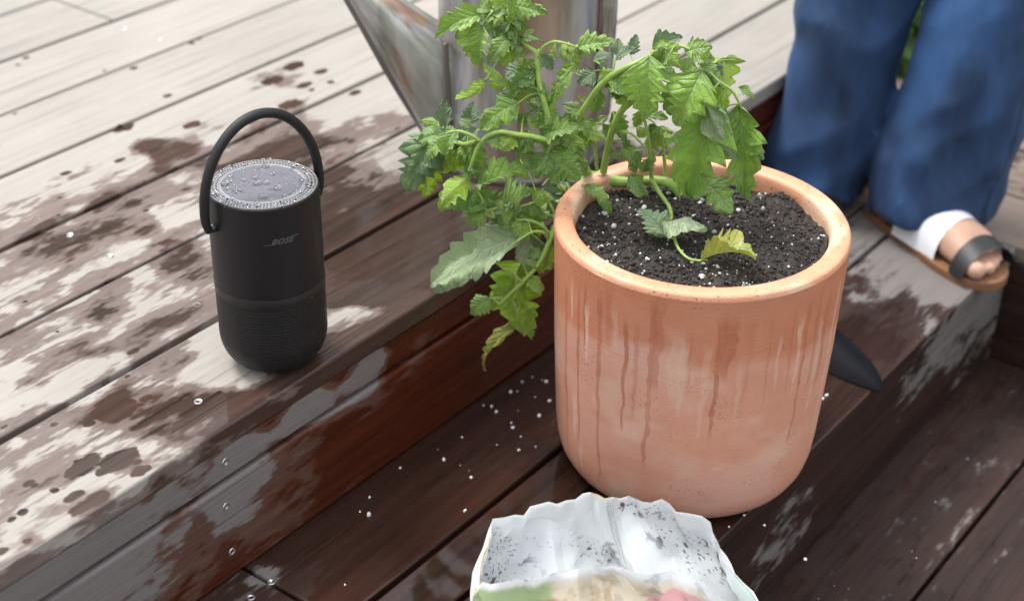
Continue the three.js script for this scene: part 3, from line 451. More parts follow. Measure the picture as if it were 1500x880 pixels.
// ---------------------------------------------------------------- trowel behind the pot
{
  const tip = onLevel(1291, 573, TREAD), heel = onLevel(1196, 500, TREAD), d = heel.clone().sub(tip); d.y = 0; d.normalize();
  const t = thing('garden_trowel', 'dark steel garden trowel lying on the step behind the terracotta pot', 'trowel', [tip.x, TREAD, tip.z], Math.atan2(d.x, d.z));
  const P = [], I = [], UV = [], nu = 20, nv = 12, L = 0.15; const g = [];
  for (const side of [0, 1]) for (let i = 0; i <= nu; i++) for (let j = 0; j <= nv; j++) {
    const u = i / nu, v = j / nv * 2 - 1, w = 0.036 * Math.pow(Math.sin(Math.min(1, u * 1.5 + 0.03) * Math.PI / 2), 0.75) * (u > 0.8 ? 1 - (u - 0.8) * 1.2 : 1);
    const crown = 0.034 * Math.pow(u, 0.6) * (1 - v * v) * Math.sqrt(1 - 0.3 * v * v) + 0.001; P.push(v * w, 0.001 + crown - side * 0.0016, u * L);
    UV.push(u, v); if (i < nu && j < nv) { const o = side * (nu + 1) * (nv + 1), q = o + i * (nv + 1) + j; side ? I.push(q, q + 1, q + nv + 1, q + 1, q + nv + 2, q + nv + 1) : I.push(q, q + nv + 1, q + 1, q + 1, q + nv + 1, q + nv + 2); }
  }
  const bg = new THREE.BufferGeometry(); bg.setAttribute('position', new THREE.Float32BufferAttribute(P, 3)); bg.setAttribute('uv', new THREE.Float32BufferAttribute(UV, 2)); bg.setIndex(I); bg.computeVertexNormals();
  part('blade', bg, phys({ color: lin(0.006, 0.0065, 0.009), roughness: 0.6, specularIntensity: 0.15 }), t);
  part('neck', tube([V(0, 0.024, L - 0.02), V(0, 0.030, L + 0.02), V(0, 0.016, L + 0.05)], [0.006, 0.005, 0.006], 10, 5), std({ color: lin(0.07, 0.075, 0.08), roughness: 0.4, metalness: 0.7 }), t);
  part('grip', tube([V(0, 0.017, L + 0.045), V(0, 0.0155, L + 0.08), V(0, 0.0155, L + 0.125), V(0, 0.0155, L + 0.15)], [0.009, 0.013, 0.0145, 0.011], 12, 5), std({ color: lin(0.03, 0.03, 0.035), roughness: 0.55 }), t);
}

// ---------------------------------------------------------------- torn open bag in front of the pot
{
  const base = V(0.90, LOWER + 0.001, 0.462), turn = Math.atan2(EYE.x - base.x, EYE.z - base.z);
  const bag = thing('compost_bag', 'torn open white plastic compost bag leaning on the step below the pot', 'bag', [base.x, base.y, base.z], turn);
  const na = 84, nh = 34;
  const rimH = a => { // angle 0 = towards the eye, PI = away
    return 0.296 - 0.008 * Math.cos(a) - 0.034 * Math.sin(a) ** 2 + 0.005 * Math.sin(a * 3 + 0.6) + 0.022 * (noise(a * 2.3 + 40, 3) - 0.5) + 0.006 * (HT[(Math.round(a * 13.4) * 31 + 7) & 65535] - 0.5);
  };
  const ridge = (x, y) => 1 - Math.abs(noise(x, y) * 2 - 1);
  const pos = (a, h, inset) => {
    const H = rimH(a), y = h * H, n = 2.6, ca = Math.cos(a), sa = Math.sin(a), sq = Math.pow(Math.pow(Math.abs(ca), n) + Math.pow(Math.abs(sa), n), -1 / n), top = sst(0.45, 1, h), back = ca < 0 ? -ca : 0;
    const rx = 0.135 + 0.018 * Math.sin(Math.min(1, h) * 2.6) - 0.045 * back * top, rz = 0.070 + 0.012 * Math.sin(Math.min(1, h) * 2.6) - (ca < 0 ? -0.018 : 0.058) * top;
    const X = sa * 2.2, Z = h * 3.2, tri = q => Math.abs(q - Math.floor(q) - 0.5), jx = X + 0.5 * noise(X * 1.3 + 5, Z * 1.1), jz = Z + 0.5 * noise(X * 1.1, Z * 1.4 + 9) + ca * 0.8;
    const crisp = (0.020 * (tri(0.75 * jx + 0.55 * jz) - 0.25) + 0.016 * (tri(-1.15 * jx + 0.9 * jz + 0.3) - 0.25) + 0.010 * (tri(2.1 * jx + 0.5 * jz + 0.1) - 0.25) + 0.006 * (tri(-1.2 * jx + 2.9 * jz) - 0.25)) * sst(0.1, 0.5, h) * (1 - 0.35 * top);
    const cr = crisp + (fbm(X * 1.3 + 10, Z + ca, 2) - 0.5) * 0.036 * sst(0.05, 0.7, h) + (ridge(X * 1.8 + Z * 0.7 + 3 + ca, Z * 0.9 - X * 0.6) - 0.6) * 0.012 * sst(0.1, 0.6, h) * (1 - 0.45 * top) + (ridge(X * 4.5 - Z * 2 + ca, Z * 2.6 + X) - 0.6) * 0.011 * (1 - 0.6 * top);
    const x = sa * sq * (rx + cr - inset), z = ca * sq * (rz + cr - inset), over = sst(0.42, 1, h);
    // the left side is folded down and in; the mouth leans over the edge of the step
    const fold = sst(0.5, 1, h) * Math.exp(-Math.pow((((a + Math.PI * 0.42 + 3 * Math.PI) % (2 * Math.PI)) - Math.PI) / 0.45, 2));
    return [x + fold * 0.035 - 0.082 * over, y - fold * 0.012 + (noise(X * 2, Z * 2 + 7) - 0.5) * 0.012 * h, z + fold * 0.012 - 0.090 * over];
  };
  const shell = (inset, h0) => {
    const P = [], I = [], UV = [];
    for (let i = 0; i <= nh; i++) for (let j = 0; j <= na; j++) { const a = j / na * 2 * Math.PI, h = lerp(h0, 1, i / nh), p = pos(a, h, inset); P.push(...p); UV.push(((a / (2 * Math.PI)) + 0.5) % 1.0000001, h); if (i < nh && j < na && !(j === na / 2)) { const q = i * (na + 1) + j; I.push(q, q + 1, q + na + 1, q + 1, q + na + 2, q + na + 1); } }
    for (let i = 0; i < nh; i++) { const j = na / 2, q = i * (na + 1) + j; I.push(q, q + 1, q + na + 1, q + 1, q + na + 2, q + na + 1); }
    if (!inset) { const o = P.length / 3; P.push(0, 0.0, 0); UV.push(0.5, 0); for (let j = 0; j < na; j++) I.push(o, j + 1, j); }
    const g = new THREE.BufferGeometry(); g.setAttribute('position', new THREE.Float32BufferAttribute(P, 3)); g.setAttribute('uv', new THREE.Float32BufferAttribute(UV, 2)); g.setIndex(I); return toCreasedNormals(g, 0.42);
  };
  // print on the outside: white film, green leaf corner, tan picture, pink ring, orange line along the torn edge
  const print = surface(1024, 512, (u, v, o) => {
    const n = fbm(u * 90, v * 40, 3), dirt = sst(0.62, 0.70, fbm(u * 60 + 5, v * 26, 4)) * sst(0.45, 0.6, fbm(u * 9, v * 6, 2));
    let c = [0.88, 0.88, 0.88];
    const mix = (k, d) => { for (let i = 0; i < 3; i++) c[i] = lerp(c[i], d[i], k); };
    const f = u - 0.5;
    if (Math.abs(f) < 0.20) {
      const soft = (a, b, x) => sst(a, b, x + (n - 0.5) * 0.02);
      mix(soft(0.985, 0.955, v) * 0.85 * sst(-0.02, 0.0, f + 0.06), [0.66, 0.56, 0.40]);
      mix(sst(0.45, 0.65, fbm(u * 70, v * 30, 3)) * soft(0.97, 0.92, v) * 0.6, [0.38, 0.27, 0.14]);
      const r = Math.hypot((f - 0.085) * 2.6, v - 0.80); mix(sst(0.16, 0.155, r) * sst(0.10, 0.105, r), [0.68, 0.36, 0.37]); mix(sst(0.105, 0.10, r) * sst(0.09, 0.095, r), [0.85, 0.8, 0.75]);
      const e = Math.hypot((f + 0.01) * 2.2, v - 0.76); mix(sst(0.12, 0.115, e) * sst(0.085, 0.09, e), [0.68, 0.36, 0.37]);
      mix(sst(-0.045, -0.055, f + (n - 0.5) * 0.01) * soft(0.995, 0.97, v), [0.40, 0.50, 0.26]); mix(sst(0.05, 0.04, Math.hypot((f + 0.062) * 1.5, (v - 0.86) * 0.6)), [0.36, 0.20, 0.07]);
    }
    if (u > 0.73 && u < 0.80) mix(sst(0.80, 0.85, v + (n - 0.5) * 0.1), [0.25, 0.55, 0.38]);
    mix(sst(0.988, 0.992, v) * sst(0.56, 0.62, fbm(u * 14, 3, 2)), [0.85, 0.5, 0.08]);
    mix(dirt * 0.3, [0.09, 0.07, 0.06]);
    o[0] = c[0]; o[1] = c[1]; o[2] = c[2]; o[3] = 0.5 + 0.5 * (n - 0.5); o[4] = 0.95;
  }, THREE.RepeatWrapping, THREE.ClampToEdgeWrapping);
  const inner = surface(1024, 512, (u, v, o) => {
    const n = fbm(u * 60, v * 30, 3), zone = sst(0.49, 0.63, fbm(u * 9 + 3, v * 6, 3)), sp = Math.max(sst(0.80, 0.86, noise(u * 420, v * 190)) * zone, sst(0.68, 0.74, fbm(u * 75 + 2, v * 34, 4)) * zone), smear = zone * 0.22 * n;
    let r = 0.84, g = 0.88, b = 0.90; const k = sp * 0.9; r = lerp(r - smear, 0.05, k); g = lerp(g - smear, 0.04, k); b = lerp(b - smear, 0.04, k); o[0] = r; o[1] = g; o[2] = b; o[3] = 0.5 + 0.4 * (n - 0.5); o[4] = 0.95;
  }, THREE.RepeatWrapping, THREE.ClampToEdgeWrapping);
  part('printed_film', shell(0, 0), textured(print, 0.0006, { transmission: 0.45, thickness: 0, clearcoat: 0.12, clearcoatRoughness: 0.4 }), bag).userData.label = 'printed outside of the bag with green, tan and pink picture';
  part('white_lining', shell(0.0012, 0.25), textured(inner, 0.0006, { transmission: 0.45, thickness: 0, clearcoat: 0.12, clearcoatRoughness: 0.4 }), bag).userData.label = 'pale bluish inside of the bag peppered with soil';
  const sp = [], si = [], sn = 40; sp.push(0, 0.085, 0); for (let j = 0; j <= sn; j++) { const p = pos(j / sn * 2 * Math.PI, 0.36, 0.004); sp.push(p[0], 0.078, p[2]); if (j < sn) si.push(0, j + 1, j + 2); }
  const sgm = new THREE.BufferGeometry(); sgm.setAttribute('position', new THREE.Float32BufferAttribute(sp, 3)); sgm.setIndex(si); sgm.computeVertexNormals();
  part('leftover_compost', sgm, std({ color: lin(0.02, 0.015, 0.012), roughness: 0.9 }), bag);
}

// ---------------------------------------------------------------- spilt grains on the wood
{
  const list = [[720, 596], [727, 604], [751, 627], [749, 620], [763, 640], [527, 750], [540, 755], [541, 729], [681, 749], [790, 610], [805, 588], [760, 660], [785, 655], [650, 674], [505, 857], [586, 686], [1205, 585], [1211, 580], [1068, 772], [1090, 755], [1045, 790], [1120, 770], [1180, 820], [800, 560], [765, 560], [748, 575], [830, 640], [690, 700]];
  const im = new THREE.InstancedMesh(new THREE.IcosahedronGeometry(1, 1), std({ color: lin(0.75, 0.74, 0.72), roughness: 0.6 }), list.length + 28), q = new THREE.Quaternion();
  const put = (i, p, s) => im.setMatrixAt(i, new THREE.Matrix4().compose(V(p.x, p.y + s * 0.45, p.z), q.setFromEuler(new THREE.Euler(rr(0, 6), rr(0, 6), 0)), V(s * rr(0.8, 1.3), s * rr(0.6, 0.9), s)));
  list.forEach(([a, b], i) => put(i, onLevel(a, b, TREAD), rr(0.0012, 0.0028)));
  for (let i = 0; i < 28; i++) put(list.length + i, i < 14 ? V(rr(1.3, 1.7), LOWER, rr(0.37, 0.6)) : onLevel(rr(640, 800), rr(540, 700), TREAD), rr(0.0005, 0.0013));
  stuff(im, 'spilt_grains', 'white perlite grains spilt on the wet wooden step', 'soil');
}

// ---------------------------------------------------------------- person standing beyond the pot
{
  const G = TREAD - 0.002, hl = onLevel(1180, 290, G), hr = onLevel(1350, 332, G), side = V(0.6, 0, 0.8), ff = V(-0.425, 0, 0.905);
  const at = (b, s, f, y) => [b.x + side.x * s + ff.x * f, G + y, b.z + side.z * s + ff.z * f];
  const person = thing('person', 'person in wide blue jeans and white strapped sandals standing beyond the terracotta pot', 'person', [0, 0, 0]);
  const kl = at(hl, 0.066, -0.01, 0.46), kr = at(hr, 0.080, -0.02, 0.46), mid = hl.clone().add(hr).multiplyScalar(0.5);
  const pl = at(mid, 0.055, -0.16, 0.84), pr = at(mid, 0.135, -0.10, 0.84), waist = at(mid, 0.10, -0.10, 1.04);
  const legs = (x, y, z) => {
    let d = capsule(x, y, z, [hl.x, G - 0.03, hl.z], kl, 0.080, 0.074); d = smin(d, capsule(x, y, z, kl, pl, 0.073, 0.09), 0.02);
    let e = capsule(x, y, z, [hr.x, G - 0.02, hr.z], kr, 0.092, 0.078); e = smin(e, capsule(x, y, z, kr, pr, 0.077, 0.09), 0.02);
    let h = smin(d, e, y - G > 0.6 ? 0.04 : 0.004); h = smin(h, capsule(x, y, z, at(mid, 0.095, -0.13, 0.90), waist, 0.125, 0.12), 0.05);
    if (h > 0.06 || h < -0.06) return Math.max(h, G + 0.014 - y, y - (G + 1.08));
    const hem = G + 0.014 + 0.012 * noise(x * 14, z * 14) + (z > 0.17 ? 0.014 : 0);
    const u = (x - hl.x) * 0.6 + (z - hl.z) * 0.8;
    h += 0.030 * (Math.abs(noise(u * 13 + y * 6, y * 9 - u * 5 + 3) - 0.5) - 0.22) + 0.022 * (Math.abs(noise(u * 9 - y * 11 + 7, y * 5 + u * 6) - 0.5) - 0.25) + 0.012 * (Math.abs(noise(u * 34 + 2, y * 11 + u * 9) - 0.5) - 0.25) + 0.009 * (noise3(x * 26, y * 12, z * 26) - 0.5);
    return Math.max(h, hem - y, y - (G + 1.08));
  };
  const jg = netMesh(legs, [1.72, G - 0.02, -0.2], [2.34, G + 1.12, 0.62], 0.0085);
  const jc = [], jp = jg.attributes.position, jn = jg.attributes.normal;
  for (let i = 0; i < jp.count; i++) { const x = jp.getX(i), y = jp.getY(i), z = jp.getZ(i), m = noise3(x * 18, y * 9, z * 18), wear = sst(0.45, 0.62, noise3(x * 9 + 4, y * 6, z * 9)), ax = z > 0.135 ? hr : hl, lean = clamp((y - G) / 0.46), an = Math.atan2(x - ax.x - 0.045 * lean, z - ax.z - 0.055 * lean), sm = Math.abs(an + 0.25), f = noise3(x * 160, y * 60, z * 160), seam = Math.abs(y - G - 0.040 - 0.012 * noise(x * 14, z * 14)) < 0.006 ? 0.8 : 1, t = (0.42 + 0.9 * (m - 0.15) + 0.5 * (f - 0.5) + 1.05 * wear) * seam * (sm < 0.05 ? 0.6 : sm < 0.13 ? 1.25 : 1); jc.push(0.021 * t, 0.058 * t, 0.145 * t); }
  jg.setAttribute('color', new THREE.Float32BufferAttribute(jc, 3));
  part('jeans', jg, phys({ vertexColors: true, roughness: 0.85, sheen: 0.3, sheenColor: lin(0.3, 0.4, 0.6), sheenRoughness: 0.6 }), person);
  // body: feet, torso under the shirt, arms, head
  const heelR = onLevel(1285, 306, G), heelL = [hl.x + 0.125, 0, hl.z - 0.07];
  const fl = V(-0.86, 0, 0.51);   // the left foot points towards the pot
  const foot = (heel, ff, leg) => { const b = V(heel[0], 0, heel[2]), p = (f, s, y) => [b.x + ff.x * f + ff.z * s, G + y, b.z + ff.z * f - ff.x * s];
    return (x, y, z) => { let d = capsule(x, y, z, p(0.03, 0, 0.045), p(0.17, 0, 0.040), 0.030, 0.026); d = smin(d, capsule(x, y, z, p(0.05, 0, 0.06), [leg.x, G + 0.18, leg.z], 0.036, 0.034), 0.03); d = smin(d, capsule(x, y, z, p(0.12, 0.012, 0.036), p(0.19, 0.022, 0.034), 0.022, 0.017), 0.02); d = smin(d, capsule(x, y, z, p(0.12, -0.012, 0.036), p(0.20, -0.018, 0.034), 0.022, 0.018), 0.02);
      [[0.235, -0.026, 0.0125], [0.238, -0.006, 0.009], [0.231, 0.009, 0.0085], [0.222, 0.022, 0.008], [0.210, 0.034, 0.0075]].forEach(([f, s, r]) => { d = smin(d, capsule(x, y, z, p(0.18, s * 0.9, 0.030), p(f, s, 0.026), r * 1.1, r), 0.003); }); return d; }; };
  const sk = std({ color: lin(0.50, 0.30, 0.21), roughness: 0.55 });
    for (const [h, d, leg] of [[[heelR.x, 0, heelR.z], ff, hr], [heelL, fl, hl]]) part('foot', netMesh(foot(h, d, leg), [h[0] - 0.3, G + 0.008, h[2] - 0.12], [h[0] + 0.14, G + 0.22, h[2] + 0.32], 0.0045), sk, person);
  const neck = at(mid, 0.16, 0.14, 1.42), head = at(mid, 0.17, 0.20, 1.56), shL = at(mid, 0.0, 0.16, 1.36), shR = at(mid, 0.32, 0.08, 1.36), elL = at(mid, -0.02, 0.30, 1.12), elR = at(mid, 0.36, 0.22, 1.10), wrL = at(mid, 0.04, 0.50, 1.02), wrR = at(mid, 0.30, 0.42, 1.00);
  const fing = (w, e) => { const d = V(w[0] - e[0], w[1] - e[1], w[2] - e[2]).normalize(), n = V(0, 1, 0).addScaledVector(d, -d.y).normalize(), s = new THREE.Vector3().crossVectors(d, n), P = (f, a, u) => [w[0] + d.x * f + s.x * a + n.x * u, w[1] + d.y * f + s.y * a + n.y * u, w[2] + d.z * f + s.z * a + n.z * u];
    return (x, y, z) => { let q = capsule(x, y, z, P(0.01, 0, 0), P(0.075, 0, 0), 0.024, 0.026); [[-0.027, 0.135], [-0.009, 0.15], [0.009, 0.145], [0.026, 0.125]].forEach(([a, f]) => { q = smin(q, capsule(x, y, z, P(0.07, a, 0), P(f * 0.75, a * 1.1, -0.004), 0.0095, 0.009), 0.005); q = smin(q, capsule(x, y, z, P(f * 0.75, a * 1.1, -0.004), P(f, a * 1.1, -0.025), 0.009, 0.0075), 0.004); }); return smin(q, capsule(x, y, z, P(0.03, -0.028, -0.004), P(0.085, -0.055, -0.018), 0.012, 0.009), 0.008); }; };
  const hL = fing(wrL, elL), hR = fing(wrR, elR);
  const upper = (x, y, z) => {
    const hx = x - head[0], hy = y - head[1], hz = z - head[2]; let d = (Math.hypot(hx / 0.075, hy / 0.115, hz / 0.09) - 1) * 0.08;
    d = smin(d, capsule(x, y, z, [head[0] + ff.x * 0.09, head[1] - 0.02, head[2] + ff.z * 0.09], [head[0] + ff.x * 0.07, head[1] + 0.015, head[2] + ff.z * 0.07], 0.014, 0.008), 0.012);
    for (const s of [-1, 1]) d = smin(d, capsule(x, y, z, [head[0] + 0.905 * s * 0.076, head[1] - 0.015, head[2] + 0.425 * s * 0.076], [head[0] + 0.905 * s * 0.08, head[1] + 0.02, head[2] + 0.425 * s * 0.08], 0.010, 0.014), 0.008);
    d = smin(d, capsule(x, y, z, at(mid, 0.14, 0.10, 1.34), [head[0], head[1] - 0.06, head[2]], 0.055, 0.052), 0.03);
    d = smin(d, capsule(x, y, z, elL, wrL, 0.040, 0.027), 0.02); d = smin(d, capsule(x, y, z, elR, wrR, 0.040, 0.027), 0.02);
    const near = (w) => Math.abs(x - w[0]) < 0.22 && Math.abs(y - w[1]) < 0.22 && Math.abs(z - w[2]) < 0.22;
    if (!near(wrL) && !near(wrR)) return d;
    return Math.min(d, smin(hL(x, y, z), capsule(x, y, z, elL, wrL, 0.040, 0.027), 0.01), smin(hR(x, y, z), capsule(x, y, z, elR, wrR, 0.040, 0.027), 0.01));
  };
  part('body', netMesh((x, y, z) => Math.min(upper(x, y, z), smin(capsule(x, y, z, at(mid, 0.14, 0.10, 1.34), shL, 0.05, 0.04), capsule(x, y, z, shL, elL, 0.042, 0.04), 0.02), smin(capsule(x, y, z, at(mid, 0.14, 0.10, 1.34), shR, 0.05, 0.04), capsule(x, y, z, shR, elR, 0.042, 0.04), 0.02)), [1.55, G + 0.9, -0.1], [2.5, G + 1.75, 0.95], 0.0095), sk, person);
  part('shirt', netMesh((x, y, z) => { let d = capsule(x, y, z, at(mid, 0.10, -0.10, 1.06), at(mid, 0.14, 0.06, 1.28), 0.125, 0.125); d = smin(d, capsule(x, y, z, shL, shR, 0.065, 0.065), 0.08); d = smin(d, capsule(x, y, z, shL, elL, 0.06, 0.052), 0.03); d = smin(d, capsule(x, y, z, shR, elR, 0.06, 0.052), 0.03); return d + 0.012 * (noise3(x * 20, y * 12, z * 20) - 0.5); }, [1.55, G + 0.88, -0.3], [2.6, G + 1.5, 0.9], 0.016), std({ color: lin(0.6, 0.6, 0.58), roughness: 0.85 }), person);
  part('hair', netMesh((x, y, z) => { const hx = x - head[0] + ff.x * 0.022, hy = y - head[1] - 0.022, hz = z - head[2] + ff.z * 0.022; return Math.max((Math.hypot(hx / 0.083, hy / 0.112, hz / 0.098) - 1) * 0.085, (hx * ff.x + hz * ff.z) - 0.055 - hy * 0.3) + 0.004 * (noise3(x * 60, y * 20, z * 60) - 0.5); }, [head[0] - 0.16, head[1] - 0.14, head[2] - 0.16], [head[0] + 0.16, head[1] + 0.17, head[2] + 0.16], 0.012), std({ color: lin(0.05, 0.03, 0.018), roughness: 0.6 }), person);
  for (const [h, dd] of [[[heelR.x, 0, heelR.z], ff], [heelL, fl]]) {
    const P = (f, s) => [h[0] + dd.x * f + dd.z * s, h[2] + dd.z * f - dd.x * s], out = [[-0.005, 0], [0.005, -0.026], [0.05, -0.034], [0.12, -0.040], [0.19, -0.046], [0.235, -0.036], [0.255, -0.008], [0.245, 0.022], [0.21, 0.044], [0.15, 0.045], [0.08, 0.036], [0.02, 0.03]];
    const cv = new THREE.CatmullRomCurve3(out.map(([f, s]) => { const p = P(f, s); return V(p[0], 0, p[1]); }), true).getPoints(48), shp = new THREE.Shape(cv.map(p => new THREE.Vector2(p.x, -p.z)));
    const sg = new THREE.ExtrudeGeometry(shp, { depth: 0.010, bevelEnabled: true, bevelSize: 0.002, bevelThickness: 0.002, bevelSegments: 2 }); sg.rotateX(-Math.PI / 2); sg.translate(0, G + 0.002, 0);
    const shoe = part('sandal', sg, std({ color: lin(0.20, 0.095, 0.045), roughness: 0.7 }), person);
    const strap = (f0, f1, y, w, mat, nm) => { const pp = [], ii = [], n1 = 6, n2 = 16; for (let i = 0; i <= n1; i++) for (let j = 0; j <= n2; j++) { const f = lerp(f0, f1, i / n1), a = j / n2 * Math.PI, p = P(f, -Math.cos(a) * w); pp.push(p[0], G + 0.012 + Math.sin(a) * (y - (f - f0) * 0.28), p[1]); if (i < n1 && j < n2) { const q = i * (n2 + 1) + j; ii.push(q, q + 1, q + n2 + 1, q + 1, q + n2 + 2, q + n2 + 1); } } const g = new THREE.BufferGeometry(); g.setAttribute('position', new THREE.Float32BufferAttribute(pp, 3)); g.setIndex(ii); g.computeVertexNormals(); return part(nm, g, mat, shoe); };
    strap(0.085, 0.172, 0.080, 0.044, std({ color: lin(0.78, 0.79, 0.82), roughness: 0.6 }), 'white_strap');
    strap(0.205, 0.232, 0.046, 0.046, std({ color: lin(0.02, 0.02, 0.022), roughness: 0.5 }), 'dark_strap');
    part('heel_cup', tube([V(...(() => { const p = P(0.07, -0.037); return [p[0], G + 0.030, p[1]]; })()), V(...(() => { const p = P(0.01, -0.024); return [p[0], G + 0.034, p[1]]; })()), V(...(() => { const p = P(-0.004, 0.002); return [p[0], G + 0.036, p[1]]; })()), V(...(() => { const p = P(0.02, 0.031); return [p[0], G + 0.034, p[1]]; })()), V(...(() => { const p = P(0.07, 0.039); return [p[0], G + 0.030, p[1]]; })())], [0.011, 0.013, 0.014, 0.013, 0.011], 8, 4), std({ color: lin(0.24, 0.12, 0.06), roughness: 0.7 }), shoe);
  }
}
console.log('person');

// ---------------------------------------------------------------- tomato plant
// stems and leaves sit round an upright plane through the middle of the pot that faces the eye; "off" is metres behind (+) or before (-) it
const faceN = V(EYE.x - POT.x, 0, EYE.z - POT.z).normalize();
const onPlant = (px, py, off = 0) => { const d = ray(px, py), k = (V(POT.x, 0, POT.z).addScaledVector(faceN, -off).sub(EYE).dot(faceN)) / d.dot(faceN); return EYE.clone().addScaledVector(d, k); };
{
  const plant = thing('tomato_plant', 'leaning green tomato plant growing in the terracotta pot', 'plant', [POT.x, SOILY, POT.z]);
  const O = plant.position, loc = p => p.clone().sub(O);
  const leafTex = (base, vein, rough, yellow = 0, s = 0) => surface(512, 256, (u, v, o) => {
    const w = Math.abs(v - 0.5) * 2, t = u * 7 - w * 1.9 + (v > 0.5 ? 0.5 : 0) + (noise(u * 9 + s, v * 9) - 0.5) * 0.35, f = t - Math.floor(t), lat = sst(0.10, 0.03, Math.min(f, 1 - f)) * (1 - 0.5 * w), mid = sst(0.05, 0.018, w);
    const t2 = u * 22 + w * 5 + (noise(u * 30, v * 20) - 0.5) * 1.5, f2 = t2 - Math.floor(t2), net = sst(0.16, 0.04, Math.min(f2, 1 - f2)) * 0.35, q = Math.max(mid, lat * 0.8), n = fbm(u * 12 + s, v * 7, 3), fine = fbm(u * 90, v * 50, 2), yl = yellow * sst(0.42, 0.62, fbm(u * 4 + s, v * 3 + 2, 3) + w * 0.16);
    for (let c = 0; c < 3; c++) { let b = base[c] * (0.72 + 0.5 * n + 0.18 * (fine - 0.5)); b = lerp(b, vein[c], Math.min(1, q * 0.75 + net * 0.25)); o[c] = lerp(b, [0.50, 0.40, 0.06][c] * (0.8 + 0.4 * n), yl); }
    const spot = yellow * sst(0.72, 0.8, noise(u * 30 + s, v * 18)) * 0.6; o[0] = lerp(o[0], 0.22, spot); o[1] = lerp(o[1], 0.13, spot); o[2] = lerp(o[2], 0.03, spot);
    o[3] = 0.62 - 0.5 * q - 0.22 * net + 0.25 * Math.sqrt(Math.max(0, 1 - Math.pow(2 * f - 1, 2))) + 0.14 * (fine - 0.5); o[4] = rough;
  }, THREE.ClampToEdgeWrapping);
  const lm = (tex, o) => textured(tex, 0.0042, { transmission: 0.40, thickness: 0, clearcoat: 0.5, clearcoatRoughness: 0.34, ior: 1.35, ...o });
  const mats = [
    lm(leafTex([0.255, 0.45, 0.042], [0.37, 0.57, 0.10], 0.9, 0, 1)), lm(leafTex([0.34, 0.45, 0.22], [0.44, 0.55, 0.28], 0.9, 0, 2), { bumpScale: -0.0035 }),
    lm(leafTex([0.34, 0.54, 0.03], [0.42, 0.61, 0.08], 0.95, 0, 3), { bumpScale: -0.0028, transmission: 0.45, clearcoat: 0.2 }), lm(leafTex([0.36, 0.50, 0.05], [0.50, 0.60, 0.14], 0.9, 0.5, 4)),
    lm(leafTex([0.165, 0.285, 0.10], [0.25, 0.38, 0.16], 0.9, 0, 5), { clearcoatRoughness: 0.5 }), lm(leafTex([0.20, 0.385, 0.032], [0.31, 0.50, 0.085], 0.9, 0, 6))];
  // one leaflet: a toothed blade between base and tip, quilted between its veins, arched, folded along the midrib
  function leaflet(base, tip, width, normal, arch, lobes, curl, sd) {
    const nu = 44, nv = 7, X = tip.clone().sub(base), L = X.length(); X.normalize();
    const Z = normal.clone().addScaledVector(X, -normal.dot(X)).normalize(), Y = new THREE.Vector3().crossVectors(Z, X), P = [], UV = [], I = [], row = 2 * nv + 1;
    const r = i => HT[(sd * 131 + i * 17 + 5) & 65535], teeth = 4 + Math.floor(r(1) * 3), bendS = (r(2) - 0.5) * 0.28, tw = (r(3) - 0.5) * 1.0;
    for (let i = 0; i <= nu; i++) for (let j = -nv; j <= nv; j++) {
      const u = i / nu, v = j / nv, a = Math.abs(v), sd2 = v < 0 ? 1 : 0, ph = u * teeth * (1 + 0.15 * (r(4 + sd2) - 0.5)) + sd2 * 0.45 + (noise(u * 4 + sd, sd2 * 5) - 0.5) * 0.7, f = ph - Math.floor(ph);
      const tooth = lobes * (0.5 + 0.9 * HT[(sd * 7 + Math.floor(ph) * 3 + sd2) & 65535]) * (f < 0.75 ? 1 - f / 0.75 * 0.9 : (f - 0.75) / 0.25 * 0.9 + 0.1) * (u < 0.9 ? 1 : (1 - u) * 10);
      const body = Math.pow(Math.max(0, Math.min(1, u * 3.6 + 0.02)), 0.6) * Math.pow(Math.max(0, 1 - u), 0.62) * (1 + 0.15 * u), w = width * L * 0.80 * body * (1.06 - tooth * 0.62);
      const uu = u + a * a * w / L * (0.22 - 0.3 * tooth) * (1 - u), y = v * w;
      const t = u * 7 - a * 1.9 + (v > 0 ? 0.5 : 0), q = t - Math.floor(t), quilt = Math.sqrt(Math.max(0, 1 - Math.pow(2 * q - 1, 2)));
      const tr = Math.abs(tw) * u, wave = (noise(u * 3.2 + sd * 3.1, v * 1.6 + sd) - 0.5) * 0.26 * L * a + (noise(u * 10 + sd, v * 4 + 9) - 0.5) * 0.05 * L * a;
      let h = arch * L * 4 * u * (1 - u) * 0.8 + quilt * 0.026 * L * Math.min(1, a * 4) * (1 - u * 0.5) + wave + curl * w * a * a * 1.0 + a * w * (0.1 + 0.4 * r(9)) - 0.006 * L * (a < 0.1 ? 1 : 0);
      const side = bendS * L * (u * u - u), ct = Math.cos(tw * u * 0.8), st = Math.sin(tw * u * 0.8);
      const yy = y * ct - h * 0.0 * st + side, hh = h + y * st;
      const p = base.clone().addScaledVector(X, uu * L).addScaledVector(Y, yy).addScaledVector(Z, hh); P.push(p.x, p.y, p.z); UV.push(u, 0.5 + v * 0.5);
      if (i < nu && j < nv) { const k = i * row + j + nv; I.push(k, k + row, k + 1, k + 1, k + row, k + row + 1); }
    }
    const g = new THREE.BufferGeometry(); g.setAttribute('position', new THREE.Float32BufferAttribute(P, 3)); g.setAttribute('uv', new THREE.Float32BufferAttribute(UV, 2)); g.setIndex(I); g.computeVertexNormals(); return g;
  }
